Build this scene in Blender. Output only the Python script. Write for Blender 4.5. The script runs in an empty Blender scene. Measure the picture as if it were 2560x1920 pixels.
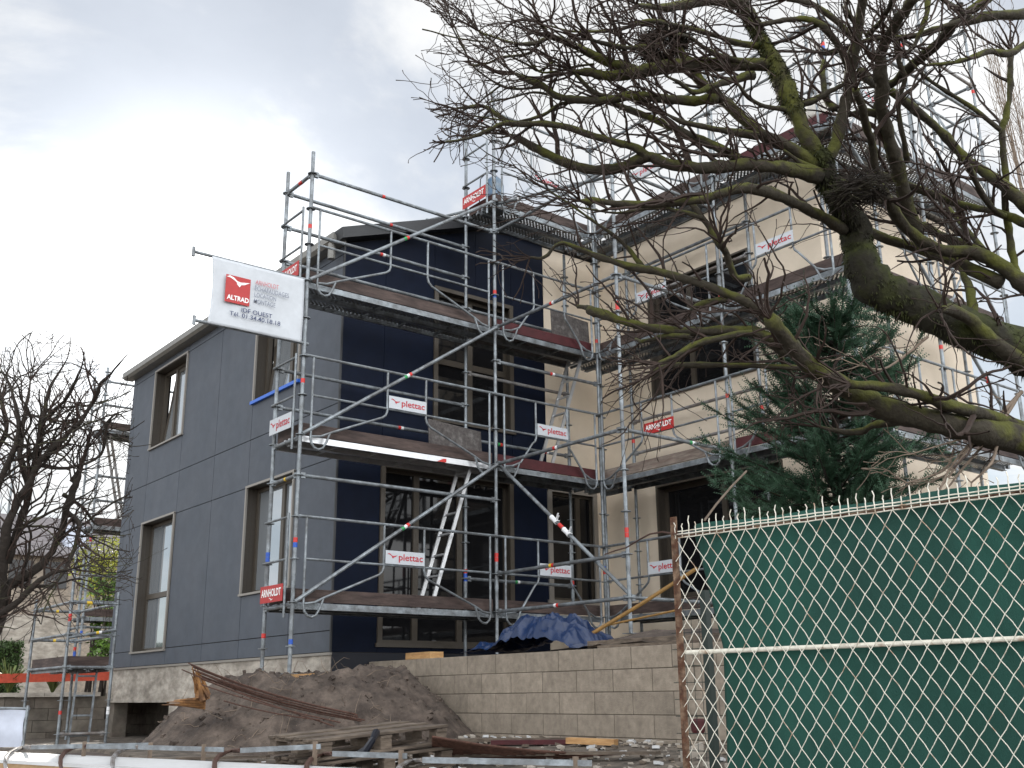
import bpy, math, random
import numpy as np
from mathutils import Vector, Matrix, noise
sc = bpy.context.scene
R = math.radians

# ------------------------------------------------------------------ camera, sky, sun, exposure
CAM = np.array([-5.79472, -11.35143, -1.06129]); YAW, PITCH, ROLL = 0.895191618, 0.285844162, -0.0114806
FPX = 2643.2246                                   # focal length in pixels of the 2560 px wide picture
_cy, _sy = math.cos(YAW), math.sin(YAW)
FW = np.array([math.cos(PITCH)*_cy, math.cos(PITCH)*_sy, math.sin(PITCH)])
_r = np.array([_sy, -_cy, 0.0]); _u = np.cross(_r, FW)
RT = _r*math.cos(ROLL)+_u*math.sin(ROLL); UP = -_r*math.sin(ROLL)+_u*math.cos(ROLL)
cam = bpy.data.cameras.new('camera'); camo = bpy.data.objects.new('camera', cam); sc.collection.objects.link(camo)
cam.sensor_width = 36; cam.lens = 36*FPX/2560; cam.clip_start = 0.05; cam.clip_end = 3000
camo.matrix_world = Matrix(((RT[0], UP[0], -FW[0], CAM[0]), (RT[1], UP[1], -FW[1], CAM[1]), (RT[2], UP[2], -FW[2], CAM[2]), (0, 0, 0, 1)))
sc.camera = camo

SUN_AZ, SUN_EL = R(20.1), R(21.0)                  # azimuth clockwise from +Y
SKY_STRENGTH, CLOUD, SUN_E, EXPO = 0.066, 0.50, 3.2, 0.72
w = bpy.data.worlds.new('World'); sc.world = w; w.use_nodes = True
nt = w.node_tree; nt.nodes.clear()
def N(t, **k):
    n = nt.nodes.new(t)
    for a, b in k.items(): setattr(n, a, b)
    return n
def ln(a, b): nt.links.new(a, b)
def M_(op, a, b=None, c=None):
    n = N('ShaderNodeMath', operation=op)
    for i, v in enumerate((a, b, c)):
        if v is None: continue
        if isinstance(v, (int, float)): n.inputs[i].default_value = v
        else: ln(v, n.inputs[i])
    return n.outputs[0]
sky = N('ShaderNodeTexSky', sky_type='NISHITA'); sky.sun_disc = False
sky.sun_elevation = SUN_EL; sky.sun_rotation = SUN_AZ; sky.air_density = 1.0; sky.dust_density = 0.1; sky.ozone_density = 1.4
tc = N('ShaderNodeTexCoord'); sep = N('ShaderNodeSeparateXYZ'); ln(tc.outputs['Generated'], sep.inputs[0])
zc = M_('ADD', M_('MAXIMUM', sep.outputs[2], 0.0), 0.16)
px_ = M_('DIVIDE', sep.outputs[0], zc); py_ = M_('DIVIDE', sep.outputs[1], zc)
comb = N('ShaderNodeCombineXYZ'); ln(px_, comb.inputs[0]); ln(py_, comb.inputs[1])
n1 = N('ShaderNodeTexNoise'); n1.inputs['Scale'].default_value = 1.7; n1.inputs['Detail'].default_value = 9; n1.inputs['Roughness'].default_value = 0.56
n1.inputs['Distortion'].default_value = 0.25
mp = N('ShaderNodeMapping'); mp.inputs['Location'].default_value = (1.2, 9.1, 2.2); ln(comb.outputs[0], mp.inputs[0]); ln(mp.outputs[0], n1.inputs['Vector'])
rp = N('ShaderNodeMapRange', interpolation_type='SMOOTHSTEP'); rp.inputs[1].default_value = 0.43; rp.inputs[2].default_value = 0.58
rp.inputs[3].default_value = 0.54; rp.inputs[4].default_value = 0.97
ln(n1.outputs[0], rp.inputs[0])
n2 = N('ShaderNodeTexNoise'); n2.inputs['Scale'].default_value = 3.4; n2.inputs['Detail'].default_value = 8; n2.inputs['Roughness'].default_value = 0.6
ln(mp.outputs[0], n2.inputs['Vector'])
# thin cloud lit from behind: brighter towards the sun
sd = N('ShaderNodeVectorMath', operation='DOT_PRODUCT'); ln(tc.outputs['Generated'], sd.inputs[0])
sd.inputs[1].default_value = (math.sin(SUN_AZ)*math.cos(SUN_EL), math.cos(SUN_AZ)*math.cos(SUN_EL), math.sin(SUN_EL))
sdc = M_('MAXIMUM', sd.outputs['Value'], 0.0)
fwd = M_('ADD', M_('MULTIPLY', M_('POWER', sdc, 30.0), 0.30), M_('MULTIPLY', M_('POWER', sdc, 160.0), 3.0))
opp_fill = M_('MULTIPLY', M_('POWER', M_('MAXIMUM', M_('MULTIPLY_ADD', sd.outputs['Value'], -0.5, 0.5), 0.0), 1.6), 4.9)   # extra brightness added to unseen clouds opposite the sun, as fill for shaded walls
cb = M_('MULTIPLY', M_('ADD', M_('ADD', M_('ADD', M_('MULTIPLY', n2.outputs[0], 0.50), 0.86), fwd), opp_fill), CLOUD)
cc = N('ShaderNodeVectorMath', operation='SCALE'); cc.inputs[0].default_value = (0.985, 0.995, 1.0); ln(cb, cc.inputs['Scale'])
ss = N('ShaderNodeVectorMath', operation='SCALE'); ln(sky.outputs[0], ss.inputs[0]); ss.inputs['Scale'].default_value = SKY_STRENGTH
mx = N('ShaderNodeMix', data_type='RGBA'); ln(rp.outputs[0], mx.inputs[0]); ln(ss.outputs[0], mx.inputs[6]); ln(cc.outputs[0], mx.inputs[7])
bg = N('ShaderNodeBackground'); ln(mx.outputs[2], bg.inputs[0]); bg.inputs[1].default_value = 1.0
wo = N('ShaderNodeOutputWorld'); ln(bg.outputs[0], wo.inputs[0])

sl = bpy.data.lights.new('sun', 'SUN'); sl.energy = SUN_E; sl.angle = R(0.6); sl.color = (1.0, 0.93, 0.82)
so = bpy.data.objects.new('sun', sl); sc.collection.objects.link(so)
_sd = Vector((math.sin(SUN_AZ)*math.cos(SUN_EL), math.cos(SUN_AZ)*math.cos(SUN_EL), math.sin(SUN_EL)))
so.rotation_euler = _sd.to_track_quat('Z', 'Y').to_euler(); so.location = (0, 0, 30)
sc.view_settings.view_transform = 'Standard'; sc.view_settings.look = 'None'; sc.view_settings.exposure = EXPO
sc.render.engine = 'CYCLES'; sc.cycles.max_bounces = 6; sc.cycles.transparent_max_bounces = 12

# ------------------------------------------------------------------ pixel of the 2560x1920 photo -> point
def ray(x, y): return FW + (RT*(x-1280) - UP*(y-960))/FPX
def at(x, y, D): return CAM + ray(x, y)*D
def onp(x, y, ax, v):
    d = ray(x, y); return CAM + d*((v-CAM[ax])/d[ax])

# ------------------------------------------------------------------ materials
def mat(name, col, rough=0.7, metal=0.0, var=0.0, scale=8.0, col2=None, bump=0.0, bscale=60.0, island=0.0, spec=0.5, detail=6, stretch=None, w2=0.5, edge=0.12):
    m = bpy.data.materials.new(name); m.use_nodes = True; t = m.node_tree; b = t.nodes['Principled BSDF']
    b.inputs['Roughness'].default_value = rough; b.inputs['Metallic'].default_value = metal
    b.inputs['Specular IOR Level'].default_value = spec
    L = t.links.new; out = None
    tcn = t.nodes.new('ShaderNodeTexCoord'); vec = tcn.outputs['Object']
    if stretch:
        mm = t.nodes.new('ShaderNodeMapping'); mm.inputs['Scale'].default_value = stretch; L(vec, mm.inputs[0]); vec = mm.outputs[0]
    base = t.nodes.new('ShaderNodeRGB'); base.outputs[0].default_value = (*col, 1); out = base.outputs[0]
    if col2 is not None:
        nn = t.nodes.new('ShaderNodeTexNoise'); nn.inputs['Scale'].default_value = scale; nn.inputs['Detail'].default_value = detail
        L(vec, nn.inputs['Vector'])
        r = t.nodes.new('ShaderNodeMapRange'); r.inputs[1].default_value = w2-edge; r.inputs[2].default_value = w2+edge; L(nn.outputs[0], r.inputs[0])
        mi = t.nodes.new('ShaderNodeMix'); mi.data_type = 'RGBA'; L(r.outputs[0], mi.inputs[0]); L(out, mi.inputs[6]); mi.inputs[7].default_value = (*col2, 1); out = mi.outputs[2]
    if var or island:
        hs = t.nodes.new('ShaderNodeHueSaturation'); L(out, hs.inputs['Color'])
        v = None
        if var:
            n3 = t.nodes.new('ShaderNodeTexNoise'); n3.inputs['Scale'].default_value = scale*2.7; n3.inputs['Detail'].default_value = 8; n3.inputs['Roughness'].default_value = 0.65; L(vec, n3.inputs['Vector'])
            r2 = t.nodes.new('ShaderNodeMapRange'); r2.inputs[1].default_value = 0.3; r2.inputs[2].default_value = 0.7; r2.inputs[3].default_value = 1-var; r2.inputs[4].default_value = 1+var; L(n3.outputs[0], r2.inputs[0]); v = r2.outputs[0]
        if island:
            g = t.nodes.new('ShaderNodeNewGeometry'); r3 = t.nodes.new('ShaderNodeMapRange'); r3.inputs[3].default_value = 1-island; r3.inputs[4].default_value = 1+island; L(g.outputs['Random Per Island'], r3.inputs[0])
            if v is None: v = r3.outputs[0]
            else:
                q = t.nodes.new('ShaderNodeMath'); q.operation = 'MULTIPLY'; L(v, q.inputs[0]); L(r3.outputs[0], q.inputs[1]); v = q.outputs[0]
        L(v, hs.inputs['Value']); out = hs.outputs[0]
    L(out, b.inputs['Base Color'])
    if bump:
        n4 = t.nodes.new('ShaderNodeTexNoise'); n4.inputs['Scale'].default_value = bscale; n4.inputs['Detail'].default_value = 5; L(vec, n4.inputs['Vector'])
        bp = t.nodes.new('ShaderNodeBump'); bp.inputs['Strength'].default_value = bump; bp.inputs['Distance'].default_value = 0.02; L(n4.outputs[0], bp.inputs['Height']); L(bp.outputs[0], b.inputs['Normal'])
    return m
def holes(m, sx, sy, frac, coord='UV'):
    """punch staggered slots through a sheet material (UV in metres)"""
    t = m.node_tree; L = t.links.new; o = t.nodes['Material Output']; b = t.nodes['Principled BSDF']
    uv = t.nodes.new('ShaderNodeUVMap'); mm = t.nodes.new('ShaderNodeMapping'); mm.inputs['Scale'].default_value = (1/sx, 1/sy, 1); L(uv.outputs[0], mm.inputs[0])
    v = t.nodes.new('ShaderNodeTexBrick'); v.inputs['Scale'].default_value = 1.0; v.inputs['Brick Width'].default_value = 1.0; v.inputs['Row Height'].default_value = 1.0
    v.inputs['Mortar Size'].default_value = frac; v.inputs['Mortar Smooth'].default_value = 0; L(mm.outputs[0], v.inputs['Vector'])
    tr = t.nodes.new('ShaderNodeBsdfTransparent'); mi = t.nodes.new('ShaderNodeMixShader'); L(v.outputs['Fac'], mi.inputs[0]); L(tr.outputs[0], mi.inputs[1]); L(b.outputs[0], mi.inputs[2]); L(mi.outputs[0], o.inputs[0])
    return m

G = {}
G['steel'] = mat('galvanised_steel', (0.25, 0.28, 0.305), 0.45, 0.5, var=0.38, scale=5, col2=(0.155, 0.165, 0.175), bump=0.15, bscale=90)
G['steel_dull'] = mat('weathered_steel', (0.32, 0.32, 0.325), 0.6, 0.35, var=0.35, scale=4, col2=(0.19, 0.165, 0.15), bump=0.2)
G['alu'] = mat('aluminium', (0.62, 0.63, 0.65), 0.35, 0.7, var=0.1, scale=4)
G['perf'] = holes(mat('perforated_deck', (0.13, 0.135, 0.13), 0.6, 0.3, var=0.3, scale=6), 0.062, 0.034, 0.31)
G['toe'] = mat('brown_toe_board', (0.042, 0.027, 0.024), 0.75, var=0.45, scale=2.2, col2=(0.080, 0.055, 0.048), bump=0.2, stretch=(1, 1, 6))
G['toe_red'] = mat('red_toe_board', (0.062, 0.010, 0.013), 0.7, var=0.35, scale=3, bump=0.15)
G['toe_grey'] = mat('grey_toe_board', (0.24, 0.20, 0.17), 0.85, var=0.3, scale=3, col2=(0.16, 0.12, 0.10), bump=0.2, stretch=(1, 1, 6))
G['ply'] = mat('dirty_plywood', (0.085, 0.075, 0.072), 0.8, var=0.5, scale=9, col2=(0.16, 0.15, 0.145), w2=0.62)
G['red'] = mat('red_tape', (0.55, 0.03, 0.025), 0.5); G['blue'] = mat('blue_tape', (0.02, 0.09, 0.45), 0.5)
G['green'] = mat('green_tape', (0.03, 0.30, 0.09), 0.5); G['yellow'] = mat('yellow_tape', (0.75, 0.50, 0.04), 0.5); G['white_t'] = mat('white_tape', (0.75, 0.76, 0.78), 0.6)
G['sign_w'] = mat('sign_white', (0.52, 0.55, 0.59), 0.5, var=0.05, scale=5)
G['sign_r'] = mat('sign_red', (0.42, 0.022, 0.022), 0.5, var=0.1, scale=5)
G['ink_r'] = mat('red_lettering', (0.45, 0.015, 0.03), 0.5); G['ink_b'] = mat('blue_lettering', (0.03, 0.045, 0.12), 0.5); G['ink_w'] = mat('white_lettering', (0.85, 0.85, 0.85), 0.5)
G['ink_p'] = mat('pale_red_lettering', (0.50, 0.12, 0.14), 0.5); G['ink_g'] = mat('grey_lettering', (0.16, 0.18, 0.24), 0.5)
G['slate'] = mat('slate_cladding', (0.059, 0.071, 0.092), 0.6, var=0.14, scale=1.6, col2=(0.068, 0.079, 0.100), island=0.05, bump=0.04, bscale=150)
G['navy'] = mat('navy_cladding', (0.0030, 0.0066, 0.0190), 0.6, var=0.2, scale=1.5, island=0.15, spec=0.15)
G['joint'] = mat('dark_backing', (0.01, 0.01, 0.012), 0.9)
G['cream'] = mat('cream_render', (0.71, 0.615, 0.50), 0.9, var=0.06, scale=0.9, col2=(0.62, 0.53, 0.42), bump=0.25, bscale=160, w2=0.60, edge=0.2)
G['trim'] = mat('taupe_metal_trim', (0.27, 0.25, 0.225), 0.45, 0.3, var=0.05)
G['reveal'] = mat('brown_metal_reveal', (0.062, 0.052, 0.042), 0.5, 0.2, var=0.08)
G['frame'] = mat('taupe_window_frame', (0.072, 0.060, 0.047), 0.45, 0.1, var=0.06)
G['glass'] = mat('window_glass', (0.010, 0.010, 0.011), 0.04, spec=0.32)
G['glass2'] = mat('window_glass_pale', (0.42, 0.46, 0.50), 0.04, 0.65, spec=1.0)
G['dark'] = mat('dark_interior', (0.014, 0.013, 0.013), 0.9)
G['bluefilm'] = mat('blue_film', (0.03, 0.14, 0.60), 0.4)
G['roofmetal'] = mat('dark_roof_metal', (0.028, 0.030, 0.034), 0.45, 0.2, var=0.15, scale=2)
G['gutter'] = mat('grey_zinc_gutter', (0.24, 0.235, 0.22), 0.5, 0.4, var=0.15, scale=3)
G['concrete'] = mat('raw_concrete', (0.44, 0.40, 0.35), 0.9, var=0.30, scale=2.6, col2=(0.27, 0.24, 0.205), bump=0.3, bscale=30, stretch=(1, 1, 2.2))
G['membrane'] = mat('dimpled_membrane', (0.009, 0.011, 0.020), 0.6)
G['block'] = mat('concrete_block', (0.31, 0.262, 0.21), 0.95, var=0.22, scale=5, col2=(0.26, 0.220, 0.176), island=0.10, bump=0.5, bscale=140)
G['block_d'] = mat('old_dark_block', (0.115, 0.095, 0.078), 0.95, var=0.3, scale=2, island=0.15, bump=0.4, bscale=80, col2=(0.17, 0.15, 0.125))
G['mortar'] = mat('mortar_joint', (0.085, 0.070, 0.054), 0.95)
G['soil'] = mat('dug_soil', (0.115, 0.090, 0.074), 0.97, var=0.5, scale=3, col2=(0.048, 0.036, 0.030), bump=1.0, bscale=28, w2=0.47, edge=0.16)
G['ground'] = mat('site_ground', (0.15, 0.125, 0.10), 0.97, var=0.4, scale=5, col2=(0.07, 0.058, 0.048), bump=1.0, bscale=30)
G['tarp'] = mat('blue_tarpaulin', (0.0030, 0.019, 0.072), 0.28, var=0.12, scale=5, spec=0.55)
G['wood'] = mat('weathered_wood', (0.165, 0.130, 0.100), 0.85, var=0.4, scale=4, col2=(0.085, 0.065, 0.05), bump=0.3, island=0.18, stretch=(1, 1, 5))
G['newwood'] = mat('fresh_wood', (0.50, 0.30, 0.13), 0.7, var=0.2, scale=6, col2=(0.40, 0.22, 0.09), stretch=(1, 1, 6))
G['splint'] = mat('splintered_wood', (0.36, 0.18, 0.065), 0.8, var=0.45, scale=6, col2=(0.12, 0.06, 0.03))
G['plyside'] = mat('plywood_face', (0.46, 0.31, 0.17), 0.7, var=0.2, scale=4, col2=(0.36, 0.23, 0.12), stretch=(1, 1, 4))
G['whitesheet'] = mat('white_sheet', (0.58, 0.59, 0.60), 0.6, var=0.06, scale=3, bump=0.1, bscale=6)
G['lightsheet'] = mat('pale_blue_sheet', (0.50, 0.54, 0.64), 0.5, var=0.07, scale=3)
G['rust'] = mat('rusty_steel', (0.085, 0.036, 0.019), 0.85, 0.1, var=0.5, scale=14, col2=(0.22, 0.15, 0.10), w2=0.56, bump=0.4, bscale=120)
G['rebar'] = mat('rusty_rebar', (0.085, 0.040, 0.028), 0.8, 0.2, var=0.5, scale=9)
G['cwire'] = mat('cream_painted_wire', (0.74, 0.71, 0.62), 0.6, var=0.12, scale=12, col2=(0.36, 0.25, 0.17), w2=0.62, edge=0.06)
G['gnet'] = mat('green_shade_net', (0.0080, 0.072, 0.053), 0.85, var=0.22, scale=1.2, col2=(0.008, 0.056, 0.044), bump=0.3, bscale=300, stretch=(1, 1, 0.35))
G['gpost'] = mat('dark_green_post', (0.008, 0.022, 0.018), 0.5)
G['twig'] = mat('reddish_twigs', (0.032, 0.018, 0.013), 0.8, var=0.4, scale=6)
G['pale_twig'] = mat('dry_pale_twigs', (0.19, 0.145, 0.11), 0.85, var=0.3, scale=5)
G['needle'] = mat('conifer_foliage', (0.036, 0.088, 0.048), 0.7, var=0.5, scale=3, island=0.35)
G['leaf_y'] = mat('yellow_green_leaves', (0.34, 0.36, 0.045), 0.55, island=0.4, var=0.3, scale=3)
G['leaf_g'] = mat('laurel_leaves', (0.10, 0.19, 0.03), 0.45, island=0.4, var=0.3, scale=3)
G['hedge'] = mat('hedge_leaves', (0.045, 0.085, 0.02), 0.6, island=0.4)
G['grass'] = mat('strappy_leaves', (0.10, 0.13, 0.035), 0.6, island=0.4)
G['nroof'] = mat('grey_slate_roof', (0.17, 0.155, 0.16), 0.8, var=0.25, scale=2, island=0.05)
G['stone'] = mat('rubble_stone_wall', (0.30, 0.25, 0.20), 0.9, var=0.35, scale=3, col2=(0.20, 0.17, 0.14))
G['cyl'] = mat('grey_gas_bottle', (0.17, 0.21, 0.25), 0.35, 0.3, var=0.2, scale=6, col2=(0.08, 0.15, 0.24))
G['redbeam'] = mat('orange_red_board', (0.40, 0.055, 0.025), 0.6, var=0.2)
G['black'] = mat('black_plastic', (0.01, 0.012, 0.02), 0.35)
G['bag'] = mat('white_woven_bag', (0.62, 0.60, 0.56), 0.7, var=0.1, scale=8)
G['bagred'] = mat('brick_coloured_sack', (0.24, 0.08, 0.06), 0.7, var=0.2, scale=8)
G['ypole'] = mat('ochre_pole', (0.22, 0.12, 0.03), 0.7, var=0.25, scale=8)
def barkmat(name, bark, moss, moss2, amount):
    m = bpy.data.materials.new(name); m.use_nodes = True; t = m.node_tree; b = t.nodes['Principled BSDF']; L = t.links.new
    b.inputs['Roughness'].default_value = 0.92
    tcn = t.nodes.new('ShaderNodeTexCoord'); g = t.nodes.new('ShaderNodeNewGeometry'); sp = t.nodes.new('ShaderNodeSeparateXYZ'); L(g.outputs['Normal'], sp.inputs[0])
    n = t.nodes.new('ShaderNodeTexNoise'); n.inputs['Scale'].default_value = 5; n.inputs['Detail'].default_value = 7; L(tcn.outputs['Object'], n.inputs['Vector'])
    a = t.nodes.new('ShaderNodeMath'); a.operation = 'MULTIPLY_ADD'; L(sp.outputs[2], a.inputs[0]); a.inputs[1].default_value = 0.16; L(n.outputs[0], a.inputs[2])
    r = t.nodes.new('ShaderNodeMapRange'); r.inputs[1].default_value = 0.62-amount; r.inputs[2].default_value = 0.78-amount; L(a.outputs[0], r.inputs[0])
    n2 = t.nodes.new('ShaderNodeTexNoise'); n2.inputs['Scale'].default_value = 24; n2.inputs['Detail'].default_value = 5; L(tcn.outputs['Object'], n2.inputs['Vector'])
    mm = t.nodes.new('ShaderNodeMix'); mm.data_type = 'RGBA'; L(n2.outputs[0], mm.inputs[0]); mm.inputs[6].default_value = (*moss2, 1); mm.inputs[7].default_value = (*moss, 1)
    bk = t.nodes.new('ShaderNodeMix'); bk.data_type = 'RGBA'; L(n2.outputs[0], bk.inputs[0]); bk.inputs[6].default_value = (bark[0]*.5, bark[1]*.5, bark[2]*.5, 1); bk.inputs[7].default_value = (bark[0]*1.5, bark[1]*1.5, bark[2]*1.5, 1)
    mi = t.nodes.new('ShaderNodeMix'); mi.data_type = 'RGBA'; L(r.outputs[0], mi.inputs[0]); L(bk.outputs[2], mi.inputs[6]); L(mm.outputs[2], mi.inputs[7]); L(mi.outputs[2], b.inputs['Base Color'])
    bp = t.nodes.new('ShaderNodeBump'); bp.inputs['Strength'].default_value = 0.8; bp.inputs['Distance'].default_value = 0.02; L(n2.outputs[0], bp.inputs['Height']); L(bp.outputs[0], b.inputs['Normal'])
    return m
G['bark'] = barkmat('mossy_bark', (0.034, 0.028, 0.018), (0.110, 0.114, 0.016), (0.032, 0.035, 0.006), 0.165)
G['moss'] = barkmat('thick_moss_bark', (0.018, 0.016, 0.009), (0.052, 0.062, 0.008), (0.008, 0.010, 0.003), 0.22)
G['bark2'] = barkmat('dark_bark', (0.026, 0.020, 0.016), (0.060, 0.065, 0.018), (0.03, 0.032, 0.01), 0.02)

# ------------------------------------------------------------------ object helpers
LINK = sc.collection.objects.link
def tag(o, label=None, cat=None, group=None, kind=None):
    if label: o['label'] = label
    if cat: o['category'] = cat
    if group: o['group'] = group
    if kind: o['kind'] = kind
    return o
def thing(name, loc, label, cat, group=None):
    o = bpy.data.objects.new(name, None); o.location = loc; o.empty_display_size = 0.1; LINK(o); return tag(o, label, cat, group)
ORG = {}
def origin(o):
    p = Vector((0, 0, 0))
    while o is not None: p += o.location; o = o.parent
    return p
class MB:
    def __init__(s): s.v = []; s.f = []; s.uv = {}; s.m = []; s.mats = []; s.cur = 0
    def use(s, m):
        if m not in s.mats: s.mats.append(m)
        s.cur = s.mats.index(m); return s
    def face(s, idx): s.f.append(tuple(idx)); s.m.append(s.cur)
    def poly(s, pts):
        i = len(s.v); s.v += [tuple(map(float, p)) for p in pts]; s.face(range(i, i+len(pts)))
    def box(s, a, b):
        x0, y0, z0 = [min(a[i], b[i]) for i in range(3)]; x1, y1, z1 = [max(a[i], b[i]) for i in range(3)]
        i = len(s.v); s.v += [(x0,y0,z0),(x1,y0,z0),(x1,y1,z0),(x0,y1,z0),(x0,y0,z1),(x1,y0,z1),(x1,y1,z1),(x0,y1,z1)]
        for q in ((0,3,2,1),(4,5,6,7),(0,1,5,4),(1,2,6,5),(2,3,7,6),(3,0,4,7)): s.face([i+k for k in q])
        return s
    def obox(s, c, ax, ay, az):
        """oriented box: centre and three half-axis vectors"""
        c, ax, ay, az = (np.array(t, float) for t in (c, ax, ay, az)); i = len(s.v)
        for k in (-1, 1):
            for (a, b) in ((-1,-1),(1,-1),(1,1),(-1,1)): s.v.append(tuple(c+a*ax+b*ay+k*az))
        for q in ((0,3,2,1),(4,5,6,7),(0,1,5,4),(1,2,6,5),(2,3,7,6),(3,0,4,7)): s.face([i+k for k in q])
        return s
    def bar(s, p, q, w, h, up=(0, 0, 1)):
        p, q = np.array(p, float), np.array(q, float); d = q-p; l = np.linalg.norm(d); d /= l
        u = np.array(up, float); sd = np.cross(d, u); sd /= np.linalg.norm(sd); u = np.cross(sd, d)
        return s.obox((p+q)/2, d*l/2, sd*w/2, u*h/2)
    def tube(s, pts, r, n=8, caps=True):
        P = [np.array(p, float) for p in pts]; k = len(P); rr = r if isinstance(r, (list, tuple, np.ndarray)) else [r]*k
        T = []
        for i in range(k):
            t = P[min(i+1, k-1)]-P[max(i-1, 0)]; L = np.linalg.norm(t); T.append(t/L if L > 1e-9 else np.array([0, 0, 1.0]))
        a = np.array([0, 0, 1.0]) if abs(T[0][2]) < 0.9 else np.array([1.0, 0, 0])
        u = np.cross(T[0], a); u /= np.linalg.norm(u); i0 = len(s.v)
        cs = [(math.cos(2*math.pi*j/n), math.sin(2*math.pi*j/n)) for j in range(n)]
        for i in range(k):
            u = u-T[i]*np.dot(u, T[i]); u /= (np.linalg.norm(u)+1e-12); v = np.cross(T[i], u)
            for c, q in cs: s.v.append(tuple(P[i]+rr[i]*(c*u+q*v)))
        for i in range(k-1):
            for j in range(n):
                a_, b_ = i0+i*n+j, i0+i*n+(j+1) % n
                s.face((a_, b_, b_+n, a_+n))
        if caps: s.face([i0+j for j in range(n)][::-1]); s.face([i0+(k-1)*n+j for j in range(n)])
        return s
    def prism(s, pts2, o, u, v, n, t):
        """extrude the outline pts2 (in axes u, v from o) by t along n"""
        o, u, v, n = (np.array(q, float) for q in (o, u, v, n)); k = len(pts2); i = len(s.v)
        for d in (0, t):
            for a, b in pts2: s.v.append(tuple(o+u*a+v*b+n*d))
        s.face(list(range(i, i+k))[::-1]); s.face(range(i+k, i+2*k))
        for j in range(k): s.face((i+j, i+(j+1) % k, i+k+(j+1) % k, i+k+j))
        return s
    def build(s, name, m=None, parent=None, smooth=False, loc=None, bevel=0):
        me = bpy.data.meshes.new(name); off = origin(parent) if parent is not None else Vector(loc or (0, 0, 0))
        me.from_pydata([(x-off[0], y-off[1], z-off[2]) for x, y, z in s.v], [], s.f)
        for q in (s.mats if s.mats else [m]): me.materials.append(q)
        if s.mats: me.polygons.foreach_set('material_index', s.m)
        if smooth: me.polygons.foreach_set('use_smooth', [True]*len(me.polygons))
        me.update(); o = bpy.data.objects.new(name, me); LINK(o)
        if parent is not None: o.parent = parent
        else: o.location = off
        if bevel:
            b = o.modifiers.new('bevel', 'BEVEL'); b.width = bevel; b.segments = 2; b.limit_method = 'ANGLE'
        return o
def textmesh(mb, txt, o, u, v, n, width, height, depth=0.004, bold=0.0, shear=0.0):
    """solid letters filling width x height from the corner o, along u (reading direction) and v (up)"""
    c = bpy.data.curves.new('letters', 'FONT'); c.body = txt; c.size = 1; c.offset = bold; c.extrude = 0.0; c.resolution_u = 3; c.shear = shear
    ob = bpy.data.objects.new('letters', c); LINK(ob); bpy.context.view_layer.update()
    me = bpy.data.meshes.new_from_object(ob.evaluated_get(bpy.context.evaluated_depsgraph_get()))
    P = np.array([q.co[:] for q in me.vertices]); lo, hi = P.min(0), P.max(0); o, u, v, n = (np.array(q, float) for q in (o, u, v, n))
    i = len(mb.v)
    for q in P:
        a = (q[0]-lo[0])/(hi[0]-lo[0])*width; b = (q[1]-lo[1])/(hi[1]-lo[1])*height
        mb.v.append(tuple(o+u*a+v*b+n*depth))
    for f in me.polygons: mb.face([i+k for k in f.vertices])
    bpy.data.objects.remove(ob); bpy.data.meshes.remove(me)
GULL = [(0, .80), (.13, .97), (.30, .86), (.45, .60), (.60, .52), (1, .66), (.78, .36), (.64, .30), (.57, .05), (.44, .32), (.47, .40), (.34, .60), (.16, .78)]
X_, Y_, Z_ = np.array([1., 0, 0]), np.array([0, 1., 0]), np.array([0, 0, 1.])

# ------------------------------------------------------------------ ground
FD = np.array([-0.1311, 0.9914]); FP0 = np.array([-1.245, -7.165])      # street line: direction and the rusty post
FN = np.array([-FD[1], FD[0]])
def sstep(a, b, x): t = min(1, max(0, (x-a)/(b-a))); return t*t*(3-2*t)
def ground_z(x, y):
    d = (np.array([x, y])-FP0)@(-FN)                                    # > 0 on the site side
    z = -1.50-0.22*sstep(-1.5, 4.5, y)-.13*sstep(.9, -.6, x)*sstep(.5, -2, y)
    if d < -0.1: z = -2.65
    z += 0.02*noise.noise(Vector((x*1.1, y*1.1, 0)))
    return z
def mound(x, y):
    """spoil heap thrown up against the corner of the house"""
    cx, cy = 0.45, 0.15
    ang = math.atan2(y-cy, x-cx); rx = 2.0 if x < cx else 1.9; ry = 2.0 if y < cy else 1.75
    r = math.hypot((x-cx)/rx, (y-cy)/ry)
    h = max(0, 1-r**1.5)*1.12
    h = min(h, 0.70+0.06*noise.noise(Vector((x*1.7, y*1.7, 3))))
    if h > 0:
        h += (0.11*noise.noise(Vector((x*2.2, y*2.2, 1)))+0.06*abs(noise.noise(Vector((x*5, y*5, 2))))+0.05*noise.noise(Vector((x*9, y*9, 8)))+0.028*noise.noise(Vector((x*19, y*19, 5))))*min(1, h*4)
    return h
def gz(x, y): return max(ground_z(x, y), ground_z(x, y)+mound(x, y))
g = MB()
xs = sorted(set([-400, -150, -60, -25, -14] + [round(-10+0.5*i, 2) for i in range(41)] + [14, 20, 40, 100, 400]))
ys = sorted(set([-400, -150, -60, -25] + [round(-16+0.5*i, 2) for i in range(61)] + [18, 25, 50, 120, 400]))
for y in ys:
    for x in xs: g.v.append((x, y, ground_z(x, y)))
nx = len(xs)
for j in range(len(ys)-1):
    for i in range(nx-1): g.face((j*nx+i, j*nx+i+1, (j+1)*nx+i+1, (j+1)*nx+i))
tag(g.build('ground', G['ground']), kind='structure')
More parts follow.
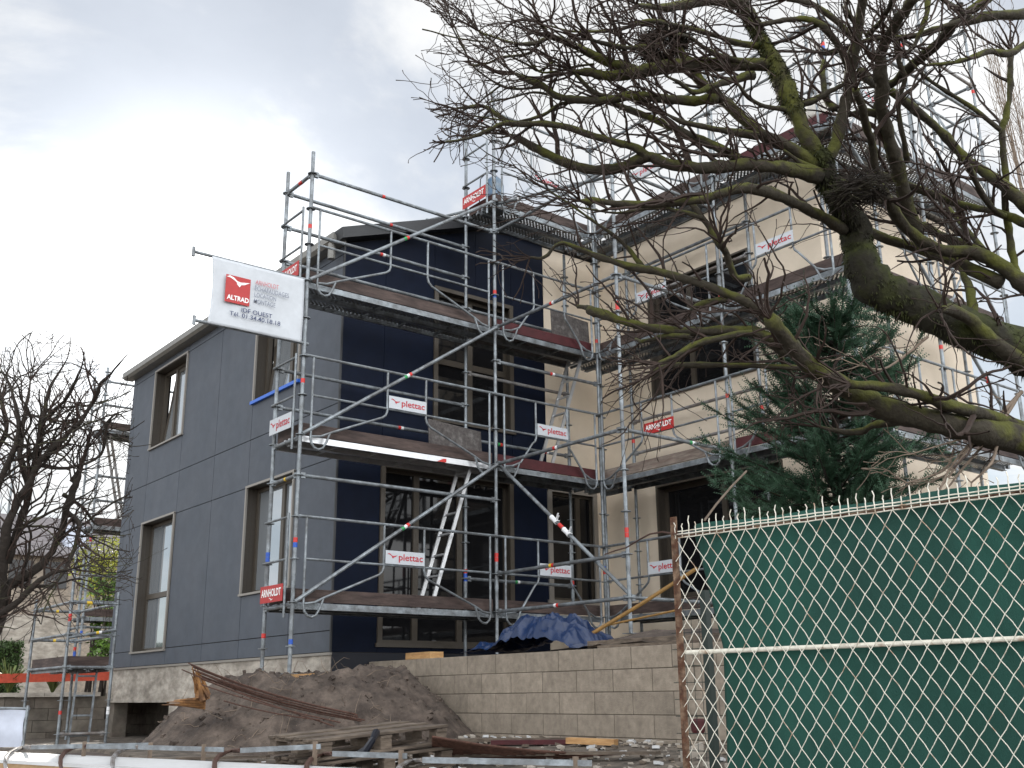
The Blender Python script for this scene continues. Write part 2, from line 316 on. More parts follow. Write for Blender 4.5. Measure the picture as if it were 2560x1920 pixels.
# spoil heap
m = MB(); x0, x1, y0, y1, st = -2.3, 1.62, -3.0, 3.0, 0.04
nxx = int((x1-x0)/st)+1; nyy = int((y1-y0)/st)+1
for j in range(nyy):
    for i in range(nxx):
        x, y = x0+i*st, y0+j*st; m.v.append((x, y, ground_z(x, y)+mound(x, y)-(0.03 if mound(x, y) <= 0 else 0)))
for j in range(nyy-1):
    for i in range(nxx-1): m.face((j*nxx+i, j*nxx+i+1, (j+1)*nxx+i+1, (j+1)*nxx+i))
heap = m.build('dirt_mound', G['soil'], smooth=True, loc=(0.4, 0, -1.5)); tag(heap, 'mound of dug brown soil heaped against the house corner', 'dirt mound')
# clods and roots on the heap
random.seed(4); m = MB()
for k in range(900):
    x = random.uniform(-2.0, 1.5); y = random.uniform(-2.9, 1.4)
    if mound(x, y) < 0.03: continue
    z = gz(x, y); r = .007/random.uniform(.18, 1.0)
    pts = [np.array([random.gauss(0, 1) for _ in range(3)]) for _ in range(3)]
    c = np.array([x, y, z+r*0.2]); ax = pts[0]/np.linalg.norm(pts[0])*r; ay = np.cross(ax, pts[1]); ay = ay/np.linalg.norm(ay)*r*0.8; az = np.cross(ax, ay); az = az/np.linalg.norm(az)*r*0.6
    m.obox(c, ax, ay, az)
tag(m.build('clods', G['soil'], heap), kind='stuff')
m = MB()
for k in range(170):
    x = random.uniform(-1.9, 0.6); y = random.uniform(-2.6, 0.6)
    if mound(x, y) < 0.05: continue
    z = gz(x, y); p = np.array([x, y, z]); d = np.array([random.gauss(-.3, 1), random.gauss(-.3, 1), random.uniform(0, .8)]); d /= np.linalg.norm(d); pts = [p]
    for q in range(4): d = d+np.array([random.gauss(0, .35) for _ in range(3)]); d /= np.linalg.norm(d); p = p+d*random.uniform(.04, .10); pts.append(p)
    m.tube(pts, [.004, .0035, .003, .002, .001], 4)
tag(m.build('roots', G['pale_twig'], heap), kind='stuff')
# rubble on the ground by the block wall
m = MB(); random.seed(12)
for k in range(900):
    y = random.uniform(-7.2, -1.5); x = random.uniform(-1.3, 1.5)
    r = random.choice((.008, .012, .02, .03)); a = random.uniform(0, 3.14); z = ground_z(x, y)
    m.use(random.choice((G['whitesheet'], G['concrete'], G['wood'], G['block'], G['concrete'])))
    m.obox((x, y, z+r*.4), (r*math.cos(a), r*math.sin(a), 0), (-r*.7*math.sin(a), r*.7*math.cos(a), r*.2), (0, 0, r*.4))
tag(m.build('rubble', None), 'scattered chips of rubble on the ground before the block wall', 'rubble', kind='stuff')

# ------------------------------------------------------------------ house
XA, YB, XC, YD = 1.07, 1.0, 6.0, -3.5
house = thing('house', (XA, YB, -0.51), 'two storey house, grey and navy cladding on one wing and cream render on the other', 'house')
WA = dict(w1=(6.61, 8.21, 3.46, 5.0), w2=(2.2, 3.74, 3.40, 5.0), w3=(6.66, 8.25, -0.27, 2.06), w4=(2.19, 3.78, 0.41, 2.05))
TA = 5.22
def cells(us, vs, wins, top=None, gap=0.006):
    """cladding panels left between windows; windows = (u0,u1,v0,v1)"""
    out = []
    for i in range(len(us)-1):
        for j in range(len(vs)-1):
            u0, u1, v0, v1 = us[i], us[i+1], vs[j], vs[j+1]; rects = [(u0, u1, v0, v1)]
            for (a, b, c, d) in wins:
                nr = []
                for (p, q, r_, s_) in rects:
                    if b <= p+.05 or a >= q-.05 or d <= r_+.02 or c >= s_-.02: nr.append((p, q, r_, s_)); continue
                    if a > p+.05: nr.append((p, a, r_, s_))
                    if b < q-.05: nr.append((b, q, r_, s_))
                    pa, qa = max(p, a), min(q, b)
                    if a <= p+.05: pa = p
                    if b >= q-.05: qa = q
                    if c > r_+.02: nr.append((pa, qa, r_, c))
                    if d < s_-.02: nr.append((pa, qa, d, s_))
                rects = nr
            out += [(p+gap, q-gap, r_+gap, s_-gap) for p, q, r_, s_ in rects if q-p > .02 and s_-r_ > .02]
    return out
# wall A, slate panels
pan = MB(); back = MB()
for (u0, u1, v0, v1) in cells([1.0, 2.195, 3.76, 5.12, 6.635, 8.23, 9.25, 9.45], [-.51, -.24, 2.045, 2.8, 5.0, TA], list(WA.values())):
    pan.box((XA, u0, v0), (XA+.012, u1, v1))
pan.build('slate_cladding', G['slate'], house)
def wallmesh(mb, axis, c0, c1, u0, u1, v0, v1, wins):
    us = sorted({u0, u1, *[q for w_ in wins for q in w_[:2]]}); vs = sorted({v0, v1, *[q for w_ in wins for q in w_[2:]]})
    for i in range(len(us)-1):
        for j in range(len(vs)-1):
            cu, cv = (us[i]+us[i+1])/2, (vs[j]+vs[j+1])/2
            if any(a < cu < b and c < cv < d for a, b, c, d in wins): continue
            if axis == 0: mb.box((c0, us[i], vs[j]), (c1, us[i+1], vs[j+1]))
            else: mb.box((us[i], c0, vs[j]), (us[i+1], c1, vs[j+1]))
wallmesh(back, 0, XA+.014, XA+.30, 1.3, 9.45, -.50, TA, list(WA.values()))
# wall B
WB = dict(low=(1.77, 4.08, -.41, 2.02), up=(2.63, 4.11, 2.8, 4.85)); DOOR = (4.79, 5.80, .28, 2.01)
wallmesh(back, 1, YB+.014, YB+.30, XA+.014, 4.78, -.50, 5.15, list(WB.values()))
back.prism([(XA+.02, 5.15), (4.78, 5.15), (4.78, 6.12), (3.55, 6.12), (XA+.02, 5.17)], (0, YB+.014, 0), X_, Z_, Y_, .25)
back.build('wall_backing', G['joint'], house)
pan = MB()
rtop = lambda x: 5.155+0.355*(x-XA) if x < 3.75 else 6.10
for (u0, u1, v0, v1) in cells([XA, 1.77, 2.63, 4.1, 4.78], [-.51, 2.045, 2.8, 5.0], list(WB.values()), gap=.003):
    pan.box((u0, YB, v0), (u1, YB+.012, v1))
for a, b in ((XA, 1.77), (1.77, 2.63), (2.63, 3.4), (3.4, 4.1), (4.1, 4.78)):
    pan.prism([(a+.003, 5.003), (b-.003, 5.003), (b-.003, rtop(b)), (a+.003, rtop(a))], (0, YB, 0), X_, Z_, Y_, .012)
pan.build('navy_cladding', G['navy'], house)
pan = MB(); pan.box((XA-.006, YB-.006, -.515), (XA+.02, YB+.02, 5.2)); pan.build('corner_trim', G['roofmetal'], house)
# cream walls
cr = MB(); CB = [DOOR]
wallmesh(cr, 1, YB, YB+.3, 4.783, XC+.3, -.6, 6.08, CB)
WC = dict(up=(-2.26, -.20, 3.37, 5.235), low=(-2.55, -.175, .29, 1.985))
wallmesh(cr, 0, XC, XC+.3, YD, YB-.002, -.6, 6.1, list(WC.values()))
wallmesh(cr, 1, YD-.002, YD+.3, XC+.003, 9.75, -.6, 6.1, [])
cr.build('cream_rendered_wall', G['cream'], house)
# roofs
rf = MB()
rf.prism([(.92, 5.13), (3.6, 6.08), (3.6, 6.27), (.90, 5.29)], (0, YB-.22, 0), X_, Z_, Y_, 8.72)
rf.prism([(3.6, 6.125), (6.3, 6.125), (6.3, 6.30), (3.6, 6.30)], (0, YB-.10, 0), X_, Z_, Y_, 8.6)
rf.build('roof', G['roofmetal'], house)
rf = MB(); rf.box((XC-.10, YD-.1, 6.13), (10.0, YB-.12, 6.28)); rf.build('roof', G['roofmetal'], house)
gt = MB(); gt.prism([(.86, 5.17), (.91, 5.13), (XA, 5.13), (XA, 5.22), (.91, 5.22), (.86, 5.27)], (0, YB-.04, 0), X_, Z_, Y_, 8.60)
gt.build('gutter', G['gutter'], house)
gt = MB(); gt.tube([(.93, 1.12, 5.16), (.93, 1.12, 4.92)], .055, 10); gt.build('gutter_outlet', G['gutter'], house)
# plinth
pl = MB()
pl.box((XA+.03, 1.03, -1.9), (XA+.30, 6.36, -.515)); pl.box((XA+.03, 6.36, -1.12), (XA+.30, 8.63, -.515)); pl.box((XA+.03, 8.63, -1.12), (XA+.30, 9.42, -.515))
pl.build('concrete_plinth', G['concrete'], house)
pl = MB(); pl.box((XA+.05, 9.05, -1.9), (XA+.30, 9.42, -1.125)); pl.build('dark_pier', G['block_d'], house)
pl = MB()
for j in range(5):
    z = -1.95+j*.205
    for i in range(-1, 14):
        y = 6.2+i*.51+(j % 2)*.25; pl.box((XA+1.1, y, z), (XA+1.3, y+.50, z+.197))
pl.box((XA+1.31, 5.5, -2), (XA+1.4, 13.5, -1.0)); pl.box((XA+.31, 5.4, -1.12), (XA+1.4, 13.5, -1.0)); pl.box((XA+.31, 6.25, -1.9), (XA+1.1, 6.3, -1.12))
pl.build('inner_block_wall', G['block_d'], house)
pl = MB(); pl.box((XA, 1.0, -.545), (XA+.03, 9.45, -.512)); pl.build('base_drip_rail', G['trim'], house)
mb = MB(); mb.box((XA+.04, YB+.005, -1.5), (1.66, YB+.03, -.512)); mb.box((1.66, YB+.005, -.75), (4.78, YB+.03, -.512)); mb.build('dimpled_membrane', G['membrane'], house)

def window(parent, axis, c, u0, u1, v0, v1, name='window', depth=.20, trim=.035, lights=((0, .5), (.5, 1)), transom=None, tilt=None, glass='glass', sgn=1, sill=None, trimmat='trim', uflip=False):
    """window set back in its reveal; lights = fractions of the width carrying a sash"""
    def B(mb, ua, ub, da, db, va, vb):
        if axis == 0: mb.box((c+da, ua, va), (c+db, ub, vb))
        else: mb.box((ua, c+da, va), (ub, c+db, vb))
    rv = MB(); t = .012
    B(rv, u0, u0+t, 0, depth, v0, v1); B(rv, u1-t, u1, 0, depth, v0, v1); B(rv, u0+t, u1-t, 0, depth, v1-t, v1); B(rv, u0+t, u1-t, 0, depth, v0, v0+t)
    for q in (.33, .66):                                                # folded ribs of the metal reveal
        B(rv, u0+t, u0+t+.006, depth*q, depth*q+.012, v0+t, v1-t); B(rv, u1-t-.006, u1-t, depth*q, depth*q+.012, v0+t, v1-t)
    win = rv.build(name, G['reveal'], parent)
    tr = MB(); e = -.028
    B(tr, u0-trim*.2, u0+trim, e, 0.002, v0, v1); B(tr, u1-trim, u1+trim*.2, e, .002, v0, v1); B(tr, u0-trim*.2, u1+trim*.2, e-.002, .002, v1-trim*.5, v1+trim*.5)
    B(tr, u0-trim*.6, u1+trim*.6, e-.012, .003, v0-trim*.45, v0+trim*.45); tr.build('trim', G[trimmat], win)
    fr = MB(); w_ = .06; d0, d1 = depth-.07, depth
    a0, a1, b0, b1 = u0+t+.002, u1-t-.002, v0+t+.002, v1-t-.002
    B(fr, a0, a0+w_, d0, d1, b0, b1); B(fr, a1-w_, a1, d0, d1, b0, b1); B(fr, a0+w_, a1-w_, d0, d1, b1-w_, b1); B(fr, a0+w_, a1-w_, d0, d1, b0, b0+w_)
    ia0, ia1, ib0, ib1 = a0+w_, a1-w_, b0+w_, b1-w_
    cuts = sorted({q for l in lights for q in l if 0 < q < 1})
    for q in cuts: x = ia0+(ia1-ia0)*q; B(fr, x-.045, x+.045, d0-.004, d1, ib0, ib1)
    if transom is not None: B(fr, ia0, ia1, d0-.003, d1, transom-.045, transom+.045)
    fr.build('frame', G['frame'], win)
    gl = MB()
    if tilt is None: B(gl, ia0, ia1, d0+.03, d0+.04, ib0, ib1); gl.build('pane', G[glass], win)
    else:
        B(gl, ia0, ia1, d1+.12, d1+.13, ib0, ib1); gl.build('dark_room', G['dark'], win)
        for k, (l0, l1) in enumerate(lights):
            p, q = ia0+(ia1-ia0)*l0+.02, ia0+(ia1-ia0)*l1-.02; h = ib1-ib0; dx = tilt[k]
            sa = MB(); gg = MB()
            def P(u, v, d=0): dd = d0+.02+dx*(v-ib0)/h+d; return (c+dd, u, v) if axis == 0 else (u, c+dd, v)
            for (ua, ub, va, vb) in ((p, p+.06, ib0, ib1), (q-.06, q, ib0, ib1), (p+.06, q-.06, ib0, ib0+.07), (p+.06, q-.06, ib1-.07, ib1)):
                i = len(sa.v); sa.v += [P(ua, va), P(ub, va), P(ub, vb), P(ua, vb), P(ua, va, .05), P(ub, va, .05), P(ub, vb, .05), P(ua, vb, .05)]
                for f in ((0,3,2,1),(4,5,6,7),(0,1,5,4),(1,2,6,5),(2,3,7,6),(3,0,4,7)): sa.face([i+z for z in f])
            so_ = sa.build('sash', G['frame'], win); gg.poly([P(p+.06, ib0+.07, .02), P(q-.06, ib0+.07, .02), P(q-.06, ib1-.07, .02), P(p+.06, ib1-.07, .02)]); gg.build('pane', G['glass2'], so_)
    if sill:
        s_ = MB(); B(s_, u0-.03, u1+.03, -.05, .01, v0-.035, v0+.015); s_.build('sill_film', G[sill], win)
    return win
window(house, 0, XA, *WA['w1'], lights=((0, .62), (.62, 1)), tilt=(0.0, .16), depth=.24)
window(house, 0, XA, *WA['w2'], lights=((0, .4), (.4, 1)), tilt=(0.0, .16), depth=.24, sill='bluefilm')
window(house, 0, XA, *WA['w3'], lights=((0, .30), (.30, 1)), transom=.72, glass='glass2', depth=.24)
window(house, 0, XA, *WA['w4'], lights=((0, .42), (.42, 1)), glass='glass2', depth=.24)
window(house, 1, YB, *WB['low'], lights=((0, .27), (.27, .62), (.62, 1)), depth=.18, trim=.06, trimmat='frame')
window(house, 1, YB, *WB['up'], lights=((0, .5), (.5, 1)), transom=3.75, depth=.18, trim=.06, trimmat='frame')
window(house, 0, XC, *WC['up'], lights=((0, .33), (.33, .66), (.66, 1)), depth=.22, trim=.03, trimmat='frame')
window(house, 0, XC, *WC['low'], name='glazed_door', lights=((0, .5), (.5, 1)), depth=.22, trim=.03, trimmat='frame')
dr = window(house, 1, YB, *DOOR, name='glazed_door', lights=((0, .68), (.68, 1)), depth=.12, trim=.07)
mb = MB()                                                              # boards leaning inside the glazed door
for k in range(5): mb.bar((5.20+.03*k, YB+.095, .36), (5.13+.055*k, YB+.095, 1.80-.05*k), .03, .012, up=(0, 1, 0))
mb.build('leaning_boards', G['plyside'], dr)

# ------------------------------------------------------------------ main scaffold
scaf = thing('scaffold', (0, 0, -.82), 'large galvanised steel scaffold wrapped round the navy and cream walls of the house', 'scaffold')
PR = .0242
def post(x, y, z0, z1, parent=scaf, rings=True, tapes=(), foot=False, zoff=0, mt='steel'):
    b = MB(); b.tube([(x, y, z0), (x, y, z1)], PR, 12)
    if rings:
        z = math.ceil((z0+.15)*2)/2+zoff
        while z < z1-.02:
            b.tube([(x, y, z-.004), (x, y, z+.004)], .061, 14); z += .5
        z = math.ceil(z0/2)*2+.3
        while z < z1-.3:
            b.tube([(x, y, z), (x, y, z+.16)], .0285, 12); z += 2
    if foot: b.box((x-.07, y-.07, z0-.008), (x+.07, y+.07, z0)); b.tube([(x, y, z0), (x, y, z0+.25)], .018, 8)
    o = b.build('post', G[mt], parent, smooth=False)
    for (z, cols) in tapes:
        for k, cname in enumerate(cols):
            q = MB(); q.tube([(x, y, z-.06*k-.028), (x, y, z-.06*k+.028)], PR+.0018, 12, caps=False); q.build('tape_band', G[cname], o)
    return o
def tube_(name, p, q, r=PR, parent=scaf, ends=True, tapes=(), mt='steel'):
    p, q = np.array(p, float), np.array(q, float); b = MB(); b.tube([p, q], r, 10); d = (q-p)/np.linalg.norm(q-p)
    if ends:
        for e, sg in ((p, 1), (q, -1)): b.obox(e+d*sg*.055, d*.03, np.cross(d, Z_)*.019, Z_*.035)
    o = b.build(name, G[mt], parent)
    for (f, cols) in tapes:
        for k, cname in enumerate(cols):
            c = p+(q-p)*f+d*.045*k; t = MB(); t.tube([c-d*.022, c+d*.022], r+.0018, 10, caps=False); t.build('tape_band', G[cname], o)
    return o
def guard(p0, u, n, L, z, parent=scaf, left=True, right=True):
    """hook-in guard frame: two rails, four uprights, bent legs and hooking loops"""
    p0, u, n = np.array([*p0, 0.]), np.array([*u, 0.]), np.array([*n, 0.]); b = MB(); r = .0155
    Q = lambda s, h: p0+u*s+n*.055+Z_*(z+h)
    b.tube([Q(0.0, 1.0), Q(L, 1.0)], .019, 8); b.tube([Q(.10, .5), Q(L-.15, .5)], .0155, 8)
    s1 = L/2-.31; s2 = s1+.60
    b.tube([Q(.11, 1.0), Q(.11, -.05), Q(.13, -.11), Q(.17, -.155), Q(.22, -.17), Q(.28, -.145), Q(.33, -.06), Q(.37, .05)], r, 8)
    b.tube([Q(s1, 1.0), Q(s1, .46), Q(s1-.02, .41), Q(s1-.07, .37), Q(.40, .07), Q(.25, 0), Q(.12, -.02)], r, 8)
    b.tube([Q(s2, 1.0), Q(s2, .46), Q(s2+.02, .40), Q(s2+.07, .35), Q(L-.40, .05), Q(L-.28, -.01), Q(L-.16, -.03)], r, 8)
    b.tube([Q(L-.15, 1.0), Q(L-.15, -.06), Q(L-.17, -.12), Q(L-.22, -.16), Q(L-.28, -.155), Q(L-.34, -.11), Q(L-.38, 0), Q(L-.41, .06)], r, 8)
    return b.build('guard_frame', G['steel'], parent)
def endguard(x, ya, yb, z, parent=scaf):
    """short guard across the end of the walkway, from the back post to the front post"""
    b = MB(); X = x-.055; b.tube([(X, ya, z+1.0), (X, yb+.10, z+1.0)], .0155, 8); b.tube([(X, ya, z+.5), (X, yb+.10, z+.5)], .0155, 8)
    b.tube([(X, yb+.10, z+1.05), (X, yb+.10, z-.17)], .0155, 8)
    return b.build('end_guard', G['steel'], parent)
def deck(axis, a0, a1, c, w, z, parent=scaf, kind='perf', edge='steel', sides=(1, 1)):
    """two hook-on planks side by side: top sheet, folded side channels, cross ribs below"""
    for k in range(2):
        w0 = c+k*(w/2)+.006; w1 = c+(k+1)*(w/2)-.006
        P = (lambda s, t, h: (s, t, h)) if axis == 0 else (lambda s, t, h: (t, s, h))
        b = MB(); b.use(G[edge])
        b.box(P(a0+.03, w0, z-.075), P(a1-.03, w0+.012, z)); b.box(P(a0+.03, w1-.012, z-.075), P(a1-.03, w1, z))
        b.box(P(a0+.03, w0+.012, z-.075), P(a1-.03, w0+.03, z-.069)); b.box(P(a0+.03, w1-.03, z-.075), P(a1-.03, w1-.012, z-.069))
        nr = int((a1-a0)/.6)
        for q in range(1, nr):
            s = a0+(a1-a0)*q/nr; b.box(P(s-.012, w0+.012, z-.05), P(s+.012, w1-.012, z-.02))
        for s in (a0+.03, a1-.03): b.box(P(s-.03, w0+.03, z-.05), P(s+.03, w0+.07, z+.005)); b.box(P(s-.03, w1-.07, z-.05), P(s+.03, w1-.03, z+.005))
        nst = len(b.v); b.use(G['perf'] if kind == 'perf' else G['ply'])
        fi = len(b.f); b.poly([P(a0+.03, w0+.012, z-.006), P(a1-.03, w0+.012, z-.006), P(a1-.03, w1-.012, z-.006), P(a0+.03, w1-.012, z-.006)])
        o = b.build('deck_plank', None, parent)
        uv = o.data.uv_layers.new(name='UVMap')
        for f in o.data.polygons:
            for li in f.loop_indices:
                co = o.data.vertices[o.data.loops[li].vertex_index].co; uv.data[li].uv = (co[0], co[1]) if axis == 0 else (co[1], co[0])
def toe(axis, a0, a1, c, z, m, parent=scaf, h=.15, t=.028):
    b = MB()
    if axis == 0: b.box((a0+.04, c, z+.012), (a1-.04, c+t, z+.012+h))
    else: b.box((c, a0+.04, z+.012), (c+t, a1-.04, z+.012+h))
    return b.build('toe_board', G[m], parent, bevel=.004)
# posts
W = .71
post(0, 0, -.80, 5.82, tapes=((-.45, ('blue',)), (.72, ('red', 'blue')), (2.68, ('red',)), (4.75, ('red',))), foot=True)
post(0, W, -.83, 5.82, tapes=((-.35, ('red',)), (.62, ('blue', 'blue'))), foot=True)
post(3, 0, -.55, 7.82, tapes=((.75, ('red', 'red')), (4.55, ('red', 'blue')),), foot=True)
post(3, W, -.58, 7.85, tapes=((.60, ('red', 'blue', 'blue')), (2.36, ('red',)), (4.35, ('red', 'red'))), foot=True)
post(5, 0, -.58, 7.70, tapes=((.7, ('blue', 'red')), (4.2, ('red',))), foot=True); post(5.11, .06, -.58, 7.0, foot=True)
post(5, W, -.58, 5.9, tapes=((.55, ('red', 'blue')),), foot=True)
post(3, -2.5, -.40, 5.62, tapes=((.78, ('red', 'red')), (3.62, ('red', 'red'))), foot=True)
post(5, -2.5, -.60, 7.9, tapes=((2.75, ('red',)), (4.2, ('red',))), foot=True)
post(5, -4.5, -.60, 8.6, tapes=((4.75, ('blue', 'red')), (7.1, ('red', 'blue'))), foot=True)
for y in (0.0, -2.5, -3.78): post(5.71, y, -.60, 6.0 if y > -3 else 8.3, tapes=((2.7, ('red',)),), foot=True)
for x, z1 in ((7, 8.6), (9, 10.6)): post(x, -4.5, -.60, z1, tapes=((3.3, ('red',)), (7.9, ('red',))), foot=True); post(x, -3.78, -.60, z1-.1, foot=True)
# walkways along the navy wall
toes0 = {0: 'toe', 2: 'toe', 4: 'toe', 6: 'toe'}
for z, dk in ((0, 'ply'), (2, 'ply'), (4, 'perf')): deck(0, 0, 3, .02, .67, z, kind=dk, edge='alu' if z == 2 else 'steel')
for z, dk in ((0, 'ply'), (2, 'ply'), (4, 'ply'), (6, 'perf')): deck(0, 3, 5, .02, .67, z, kind=dk)
deck(1, .02, .69, 5.02, .67, 6, kind='perf'); deck(1, .02, .69, 5.02, .67, 2, kind='perf'); deck(1, .02, .69, 5.02, .67, 4, kind='perf')
for z, dk in ((0, 'ply'), (2, 'ply'), (4, 'perf'), (6, 'perf')): deck(1, -2.5, 0, 5.02, .67, z, kind=dk); deck(1, -4.5, -2.5, 5.02, .67, z, kind=dk)
for z in (2, 4, 6): deck(0, 5.75, 7, -4.48, .67, z); deck(0, 7, 9, -4.48, .67, z)
for z, m1, m2, m3 in ((0, 'toe', 'toe', 'toe'), (2, 'toe', 'toe_red', 'toe_grey'), (4, 'toe', 'toe_red', 'toe'), (6, None, 'toe', 'toe')):
    if m1: toe(0, 0, 3, .03, z, m1)
    toe(0, 3, 5, .03, z, m2); toe(1, -2.5, 0, 5.03, z, m3); toe(1, -4.5, -2.5, 5.03, z, 'toe_red' if z != 4 else 'toe')
    if z: toe(0, 5, 7, -4.47, z, 'toe'); toe(0, 7, 9, -4.47, z, 'toe')
toe(1, 0, W, .03, 2, 'toe'); toe(1, 0, W, .03, 0, 'toe'); toe(1, 0, W, .03, 4, 'toe'); toe(1, 0, W, 3.03, 6, 'toe')
for z in (0, 2, 4, 6):
    if z < 6: guard((0, 0), (1, 0), (0, -1), 3, z)
    guard((3, 0), (1, 0), (0, -1), 2, z); guard((5, 0), (0, -1), (-1, 0), 2.5, z); guard((5, -2.5), (0, -1), (-1, 0), 2.0, z)
    if z: guard((5, -4.5), (1, 0), (0, -1), 2, z); guard((7, -4.5), (1, 0), (0, -1), 2, z)
for z in (0, 2, 4): endguard(0, W, 0, z)
endguard(3, W, 0, 6)
# ledgers
T = tube_
for z in (0, 2, 4): T('transom', (0, 0, z-.035), (0, W, z-.035)); T('transom', (3, 0, z-.035), (3, W, z-.035)); T('transom', (5, -2.5, z-.035), (5.71, -2.5, z-.035))
T('ledger', (0, 0, 5.5), (3, 0, 5.5), tapes=((.36, ('red',)),)); T('ledger', (0, W, 5.5), (3, W, 5.5), tapes=((.55, ('red',)),)); T('ledger', (0, W, 5.0), (3, W, 5.0), tapes=((.5, ('red', 'white_t')),)); T('ledger', (0, W, 4.5), (3, W, 4.5))
T('ledger', (0, 0, 5.5), (0, W, 5.5), tapes=((.4, ('red', 'red')),))
T('ledger', (0, W, 3.0), (3, W, 3.0)); T('ledger', (0, W, 2.5), (3, W, 2.5), tapes=((.62, ('red', 'white_t')),)); T('ledger', (3, W, 2.5), (5, W, 2.5), tapes=((.3, ('green', 'red')), (.75, ('red', 'white_t'))))
T('ledger', (0, 0, 1.5), (3, 0, 1.5)); T('ledger', (0, 0, 1.5), (0, W, 1.5), tapes=((.45, ('yellow',)),))
T('ledger', (3, 0, 3.5), (5, 0, 3.5), tapes=((.52, ('red', 'white_t')),)); T('ledger', (3, W, 3.5), (5, W, 3.5), mt='steel_dull')
T('ledger', (3, W, .5), (5, W, .5), tapes=((.45, ('green', 'white_t')),)); T('ledger', (3, W, 4.5), (5, W, 4.5))
T('ledger', (3, 0, 7.5), (5, 0, 7.5)); T('ledger', (3, 0, 7.5), (3, W, 7.5), tapes=((.4, ('red', 'red')),)); T('ledger', (5, 0, 7.5), (5, -2.5, 7.5)); T('ledger', (5, -2.5, 7.5), (5, -4.5, 7.5))
T('ledger', (3, 0, 4), (3, -2.5, 4), tapes=((.5, ('red', 'white_t')),)); T('ledger', (3, 0, 2), (3, -2.5, 2), tapes=((.5, ('red', 'white_t')),))
T('ledger', (3, 0, .5), (3, -2.5, .5), tapes=((.45, ('yellow', 'red')),)); T('ledger', (3, 0, 0), (3, -2.5, 0), tapes=((.48, ('white_t', 'red')),)); T('ledger', (3, 0, 5.5), (3, -2.5, 5.5))
T('ledger', (3, -2.5, 5.5), (5, -2.5, 5.5)); T('ledger', (3, -2.5, 4), (5, -2.5, 4)); T('ledger', (3, -2.5, 2), (5, -2.5, 2), tapes=((.6, ('green', 'white_t')),)); T('ledger', (3, -2.5, 0), (5, -2.5, 0))
for z in (8.0, 7.5, 9.0): T('ledger', (9, -3.78, z), (9, -4.5, z), tapes=((.5, ('red',)),) if z == 8 else ())
for z in (7.5,): T('ledger', (5, -4.5, z), (7, -4.5, z)); T('ledger', (7, -4.5, z), (9, -4.5, z))
T('ledger', (7, -4.5, 8.0), (9, -4.5, 8.0), mt='steel_dull')
for z in (5.0, 3.0, 2.5): T('ledger', (5.71, 0, z), (5.71, -2.5, z), mt='steel_dull')
T('ledger', (5.71, 0, 5.5), (5.71, -2.5, 5.5))
# braces
T('brace', (0, -.06, 0.0), (3, -.06, 2.0), ends=False, tapes=((.485, ('green', 'white_t', 'red')),))
T('brace', (0, -.06, 2.0), (3, -.06, 4.0), ends=False, tapes=((.485, ('green', 'white_t', 'red')),))
T('brace', (0, -.06, 4.0), (3, -.06, 6.0), ends=False, tapes=((.47, ('green', 'red')),))
T('brace', (3.06, 0, 2.0), (3.06, -2.5, 0), ends=False, tapes=((.5, ('red', 'red')),))
T('brace', (3.07, 1.93, 6.42), (3.07, -2.5, 5.42), ends=True, tapes=((.55, ('white_t',)),))
T('brace', (7, -4.56, 4.0), (5, -4.56, 6.0), ends=False); T('brace', (9, -4.56, 2.0), (7, -4.56, 4.0), ends=False, tapes=((.5, ('red', 'red')),))
T('brace', (9, -4.56, 6.0), (9, -3.78, 8.0), ends=False)
# torn plastic film on the brace
random.seed(8)
c0 = np.array([3.06, -1.12, 1.10]); dd = np.array([0, -2.5, -2.0]); dd /= np.linalg.norm(dd)
for k, lab in enumerate(('upper scrap of torn white plastic film wrapped on the diagonal brace', 'lower and larger scrap of torn white plastic film hanging from the diagonal brace')):
    b = MB(); c = c0+dd*(.30*k); b.tube([c-dd*.05, c, c+dd*.09], [.034, .030, .036], 9)
    for q in range(4):
        t = c+dd*.06; e = t+np.array([-.02, random.uniform(-.10, .02), random.uniform(-.04, .10)]); b.bar(t, e, .022, .006)
    tag(b.build('plastic_film', G['white_t'], loc=tuple(c)), lab, 'plastic film', 'torn plastic film on the brace')

# deck hatches standing open
def board(name, pts, n, t, m, label, cat, group=None):
    b = MB(); P = [np.array(p, float) for p in pts]; n = np.array(n, float); i = 0
    b.v = [tuple(p) for p in P]+[tuple(p+n*t) for p in P]; k = len(P)
    b.face(list(range(k))[::-1]); b.face(range(k, 2*k))
    for j in range(k): b.face((j, (j+1) % k, k+(j+1) % k, k+j))
    return tag(b.build(name, m, loc=tuple(P[0])), label, cat, group)
board('hatch_lid', [(2.03, .20, 2.03), (2.92, .20, 2.03), (2.92, .24, 2.50), (2.03, .24, 2.56)], Y_, .014, G['ply'], 'grey plywood hatch lid standing open on the middle walkway left of the central post', 'hatch lid', 'open deck hatch lids')
board('hatch_lid', [(4.20, .12, 4.06), (4.97, .12, 4.06), (4.97, .15, 4.55), (4.20, .15, 4.60)], Y_, .014, G['ply'], 'speckled dark hatch lid standing open on the upper walkway beside the cream corner', 'hatch lid', 'open deck hatch lids')

